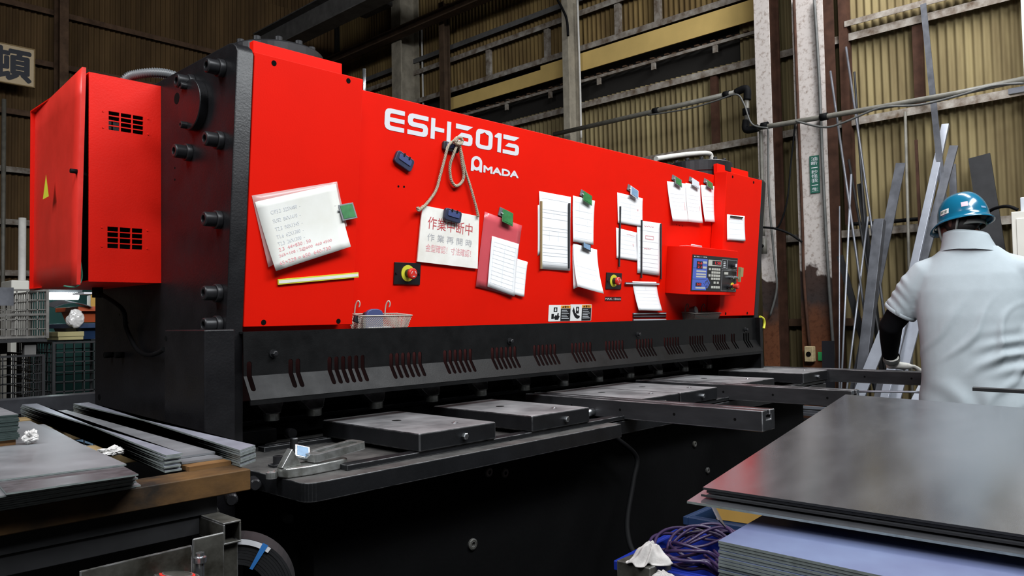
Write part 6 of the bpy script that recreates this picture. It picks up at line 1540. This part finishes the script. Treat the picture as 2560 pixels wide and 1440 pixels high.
# body: one continuous surface
bm = B()
loft(bm, [((0, cy, z), (a*.93, 0, 0), (0, b*.92, 0)) for z, a, b, cy in TOR], 28, pw=2.3)
limb(bm, [(0, .056, 1.56), (-.012, .062, 1.62), (-.026, .070, 1.68)], [.066, .062, .064])
ball(bm, HD+Vector((0, 0, .01)), .078, .092, .112)
fdir = Vector((-0.80, 0.58, -0.16)).normalized(); fl = Vector((-fdir.y, fdir.x, 0)).normalized()
ball(bm, HD+fdir*.055-Vector((0, 0, .045)), .058, .058, .060)                       # jaw
limb(bm, [HD+fdir*.085+Vector((0, 0, .018)), HD+fdir*.112-Vector((0, 0, .018)), HD+fdir*.095-Vector((0, 0, .028))], [.010, .016, .010], 10)   # nose
for s in (-1, 1):
    ball(bm, HD+fdir*.084+fl*(.032*s)+Vector((0, 0, .020)), .016, .016, .012, 2)      # brow and eye
    e = HD+fl*(.080*s)-Vector((0, 0, .012)); ball(bm, e, .014, .022, .034, 2)         # ear
ball(bm, HD+fdir*.088-Vector((0, 0, .058)), .022, .022, .010, 2)                     # lips
for S_, E_, W_ in ((SHL, ELL, WRL), (SHR, ELR, WRR)):
    limb(bm, [S_*0.8+Vector((0, .01, .28)), S_, (S_+E_)/2, E_, (E_*.6+W_*.4), W_], [.05, .062, .054, .046, .043, .030])
for s in (-1, 1):
    limb(bm, [(.10*s, 0, .86), (.115*s, .0, .70), (.118*s, .01, .48), (.12*s, .0, .28), (.12*s, -.01, .09)], [.10, .094, .066, .056, .042])
obj('body', fuse(bm, 0.010, 4), 'skin', MAN)
# shirt
bm = B()
loft(bm, [((0, cy, z), (a, 0, 0), (0, b, 0)) for z, a, b, cy in TOR[:-1]], 36, pw=2.35)
for S_, E_ in ((SHL, ELL), (SHR, ELR)):
    sg = -1 if S_.x < 0 else 1; cu = S_+(E_-S_)*0.72
    limb(bm, [(.12*sg, .055, 1.455), (.19*sg, .052, 1.425), (.245*sg, .058, 1.36), (S_+(E_-S_)*0.45), cu], [.078, .088, .088, .085, .082], 20)
me = fuse(bm, 0.0095, 5)
me.update()
nrm = [v.normal.copy() for v in me.vertices]
for v, nn in zip(me.vertices, nrm):
    x, y, z = v.co
    ns = noise.noise(Vector((x*4, y*4, z*4)))
    s = x*.80-z*.60
    low = max(0.0, min(1.0, (1.36-z)/0.25)); side = max(0, min(1, (abs(x)-.23)/.06))
    d = 0.013*low*(max(0, math.sin(s*52+ns*6.0))**1.8)*(0.60+1.2*noise.noise(Vector((x*3+5, z*3, 1))))
    rgt = max(0, min(1, (x+.02)/.15))*math.exp(-((z-1.03)/.09)**2)
    d += 0.011*rgt*math.sin(z*85-x*26+ns*2.5)
    hem = math.exp(-((z-.84)/.08)**2); d += 0.007*hem*math.sin(x*42+ns*6)
    slv = max(0, min(1, (-x-.26)/.05)); d += 0.003*slv*math.sin((x*1.6+z)*60+ns*7)
    bl = max(0, -(z-.92))*0.06
    v.co += nn*(d+bl)
SHT = obj('shirt', me, 'shirt', MAN)
for S_, E_ in ((SHL, ELL), (SHR, ELR)):            # sewn cuff bands
    cu = S_+(E_-S_)*0.72; c2 = S_+(E_-S_)*0.665
    t = (E_-S_).normalized(); _, a, b = axes(t); bm = B()
    loft(bm, [(c2, a*.084, b*.084), (c2+t*.001, a*.0855, b*.0855), (cu-t*.002, a*.085, b*.085), (cu+t*.003, a*.082, b*.082)], 28, caps=False)
    obj('cuff', bm, 'shirt', SHT, smooth=True)
bm = B()
prof_c = [(1.525, .138, .104), (1.555, .122, .098), (1.605, .106, .092), (1.622, .101, .088), (1.605, .097, .084), (1.565, .095, .082)]
rings = []
for z, a, b in prof_c: rings.append((Vector((-.006-(z-1.57)*.15, .056+(z-1.57)*.10, z)), Vector((a, 0, -.010)), Vector((0, b, -.022))))
loft(bm, rings, 36, caps=False); me2 = bpy.data.meshes.new('collar')
for v in bm.verts:
    n_ = noise.noise(v.co*14); v.co.z += 0.006*n_
obj('collar', bm, 'shirt', SHT, smooth=True)
# trousers and shoes
bm = B()
loft(bm, [((0, .0, .90), (.205, 0, 0), (0, .130, 0)), ((0, .0, .80), (.212, 0, 0), (0, .140, 0)), ((0, .0, .74), (.20, 0, 0), (0, .135, 0))], 28, pw=2.3)
for s in (-1, 1): limb(bm, [(.10*s, 0, .82), (.115*s, .0, .68), (.118*s, .01, .48), (.12*s, .0, .28), (.12*s, -.01, .06)], [.112, .110, .088, .080, .074])
obj('trousers', fuse(bm, 0.012, 4), 'trousers', MAN)
for s in (-1, 1):
    bm = B(); ball(bm, (.12*s, .05, .045), .048, .135, .044); ball(bm, (.12*s, -.03, .075), .044, .055, .06)
    me = fuse(bm, 0.008, 3)
    zmin = min(v.co.z for v in me.vertices)
    for v in me.vertices: v.co.z -= zmin
    obj('shoe', me, 'shoe', MAN)
# black arm covers
for S_, E_, W_ in ((SHL, ELL, WRL), (SHR, ELR, WRR)):
    bm = B(); limb(bm, [S_+(E_-S_)*.62, S_+(E_-S_)*.85, E_, E_*.65+W_*.35, E_*.3+W_*.7, W_], [.064, .060, .058, .053, .045, .040], 20)
    obj('arm_cover', fuse(bm, 0.009, 4), 'arm_cover', MAN)
# cotton gloves: palm and five separate fingers
def glove(W_, palm_dir, up, thumb_side, curl, ad, nm='glove'):
    ad = Vector(ad).normalized()
    pd = Vector(palm_dir).normalized(); up = Vector(up); up = (up-pd*up.dot(pd)).normalized(); sd = pd.cross(up).normalized()*thumb_side
    bm = B(); P0 = Vector(W_)
    rings = []
    limb(bm, [P0-ad*.062, P0-ad*.030, P0-ad*.004, P0+pd*.022], [.038, .037, .032, .022], 18)
    for t, w, th in ((-.012, .030, .022), (.004, .034, .023), (.03, .043, .021), (.07, .046, .019), (.092, .042, .016)):
        rings.append((P0+pd*t, sd*w, up*th))
    loft(bm, rings, 20, pw=2.5)
    for k, (off, L_) in enumerate(((.036, .070), (.0125, .078), (-.0115, .073), (-.034, .058))):
        b0 = P0+pd*.080+sd*off; dd = (pd+sd*off*3.2).normalized()
        p1 = b0+dd*L_*.45+up*(.004-curl*.004); p2 = p1+dd*L_*.32-up*(.008+curl*.014); p3 = p2+dd*L_*.23-up*(.010+curl*.016)
        limb(bm, [b0-dd*.02, b0, p1, p2, p3, p3+dd*.004], [.0095, .0098, .0088, .0082, .0074, .0045], 12)
    b0 = P0+pd*.025+sd*.034-up*.004
    limb(bm, [b0-sd*.02, b0+sd*.010+pd*.012, b0+sd*.026+pd*.036-up*.004, b0+sd*.032+pd*.060-up*.010, b0+sd*.033+pd*.066-up*.011], [.015, .0140, .0120, .0100, .006], 12)
    o = obj(nm, fuse(bm, 0.0032, 2), 'glove', MAN)
    bm = B(); rr_ = []
    _, ca, cb = axes(ad)
    for t, w in ((-.070, .0415), (-.060, .0435), (-.050, .0415), (-.042, .0435), (-.034, .0405)): rr_.append((P0+ad*t, ca*w, cb*w))
    loft(bm, rr_, 22, caps=False); obj('glove_cuff', bm, 'helmet_strap', o, smooth=True)
    return o
WG = Vector((-.392, .318, .952))
glove(WG, (0.93, .30, -.12), (0.1, 0.1, 1), -1, 0.15, WG-ELL)
glove(WRR+Vector((-.01, .03, -.02)), (-.3, .9, -.35), (0, .35, 1), -1, 0.8, WRR-ELR)
# helmet
HM = Matrix.Translation(HD+Vector((0.008, .0, .000))) @ Matrix.Rotation(math.radians(52), 4, 'Z') @ Matrix.Rotation(math.radians(-11), 4, 'X') @ Matrix.Rotation(math.radians(5), 4, 'Y')
HE = bpy.data.objects.new('helmet', None); COL.objects.link(HE); HE.parent = MAN; HE.matrix_local = HM
bm = B(); n = 48; rows = []
for k in range(15):
    ph = math.radians(90*k/14); r = []
    for i in range(n):
        t = 2*math.pi*i/n; c, s = math.cos(t), math.sin(t)
        a, b = .106, .122
        rad = math.cos(ph)**0.80
        x, y, z = a*c*rad, b*s*rad, .138*math.sin(ph)**0.95
        z += .004*math.exp(-(x/.018)**2)*math.sin(ph)
        r.append(bm.verts.new((x, y, z)))
    rows.append(r)
brim = []
for ex, dz in ((0.010, -.010), (0.020, -.020), (0.020, -.024), (0.008, -.020)):
    r = []
    for i in range(n):
        t = 2*math.pi*i/n; c, s = math.cos(t), math.sin(t)
        vis = max(0, s)**2.5*0.042*(ex/0.020)
        r.append(bm.verts.new(((.106+ex)*c, (.122+ex+vis)*s, dz-vis*.35)))
    brim.append(r)
allr = brim[::-1]+rows[:-1]
for k in range(len(allr)-1):
    for i in range(n):
        j = (i+1) % n; f = bm.faces.new((allr[k][i], allr[k][j], allr[k+1][j], allr[k+1][i])); f.smooth = True
top = bm.verts.new((0, 0, .142))
for i in range(n): bm.faces.new((allr[-1][i], allr[-1][(i+1) % n], top))
bmesh.ops.delete(bm, geom=rows[-1], context='VERTS')
o = obj('shell', bm, 'helmet', HE, smooth=True); so = o.modifiers.new('s', 'SOLIDIFY'); so.thickness = 0.003; so.offset = -1
bm = B(); loft(bm, [((0, 0, -.004), (.094, 0, 0), (0, .110, 0)), ((0, 0, .03), (.094, 0, 0), (0, .110, 0)), ((0, 0, .10), (.06, 0, 0), (0, .07, 0))], 32); obj('liner', bm, 'hair', HE, smooth=True)
def hstrip(nm, m, a0, a1, z0, z1, ra, rb, dz1=0.0):
    bm = B(); prv = None
    for i in range(17):
        t = math.radians(a0+(a1-a0)*i/16); zz_ = dz1*math.sin(math.pi*i/16)
        cur = [bm.verts.new((ra*math.cos(t), rb*math.sin(t), z0+zz_)), bm.verts.new((ra*math.cos(t), rb*math.sin(t), z1+zz_))]
        if prv: bm.faces.new((prv[0], cur[0], cur[1], prv[1]))
        prv = cur
    o = obj(nm, bm, m, HE, smooth=True); so = o.modifiers.new('s', 'SOLIDIFY'); so.thickness = 0.0025
hstrip('nape_strap', 'helmet_strap', 195, 350, -.050, -.026, .086, .100)
hstrip('buckle', 'copper_green', 292, 306, -.052, -.024, .0885, .1025)
for a in (205, 150):
    t = math.radians(a); bm = B(); tube(bm, [(.112*math.cos(t), .13*math.sin(t), -.01), (.088*math.cos(t), .10*math.sin(t)+.03, -.07), (.06*math.cos(t), .085, -.125)], 0.006, 6); obj('chin_strap', bm, 'helmet_strap', HE)
def sticker(nm, m, az, el, w, h, txt=None):
    t, p_ = math.radians(az), math.radians(el); rad = math.cos(p_)**0.80
    c = Vector((0.106*math.cos(t)*rad, 0.122*math.sin(t)*rad, 0.122*math.sin(p_)**0.95))
    nr = Vector((c.x/0.106**2, c.y/0.122**2, c.z/0.122**2)).normalized(); ex = Vector((0, 0, 1)).cross(nr).normalized(); ey = nr.cross(ex)
    bm = B(); g_ = []
    for j in range(5):
        row = []
        for i in range(7):
            q = c+ex*(w*(i/6-.5))+ey*(h*(j/4-.5)); k = 1/math.sqrt((q.x/0.106)**2+(q.y/0.122)**2+(q.z/0.142)**2); q = q*k
            row.append(bm.verts.new(q+nr*0.0022))
        g_.append(row)
    for j in range(4):
        for i in range(6): bm.faces.new((g_[j][i], g_[j][i+1], g_[j+1][i+1], g_[j+1][i]))
    o = obj(nm, bm, m, HE, smooth=True)
    if txt:
        lettering('lettering', txt, 0.02, frame(c+nr*0.0035, ex, ey), 'sign_green', o, fit=(-w*.4, w*.4, -h*.3, h*.3))
sticker('white_sticker', 'sticker_white', 172, 15, .055, .026, '安全')
sticker('pink_sticker', 'sticker_pink', 222, 22, .030, .026)
sticker('print_mark', 'clip_blue', 268, 12, .030, .010)
# hair at the nape
bm = B(); loft(bm, [(HD+Vector((0, 0, -.055)), Vector((.066, -.01, 0)), Vector((0, .080, .02))), (HD+Vector((0, -.002, -.02)), Vector((.082, -.01, 0)), Vector((0, .096, .02))), (HD+Vector((0, 0, .02)), Vector((.084, 0, 0)), Vector((0, .098, 0)))], 24)
obj('hair', bm, 'hair', MAN, smooth=True)
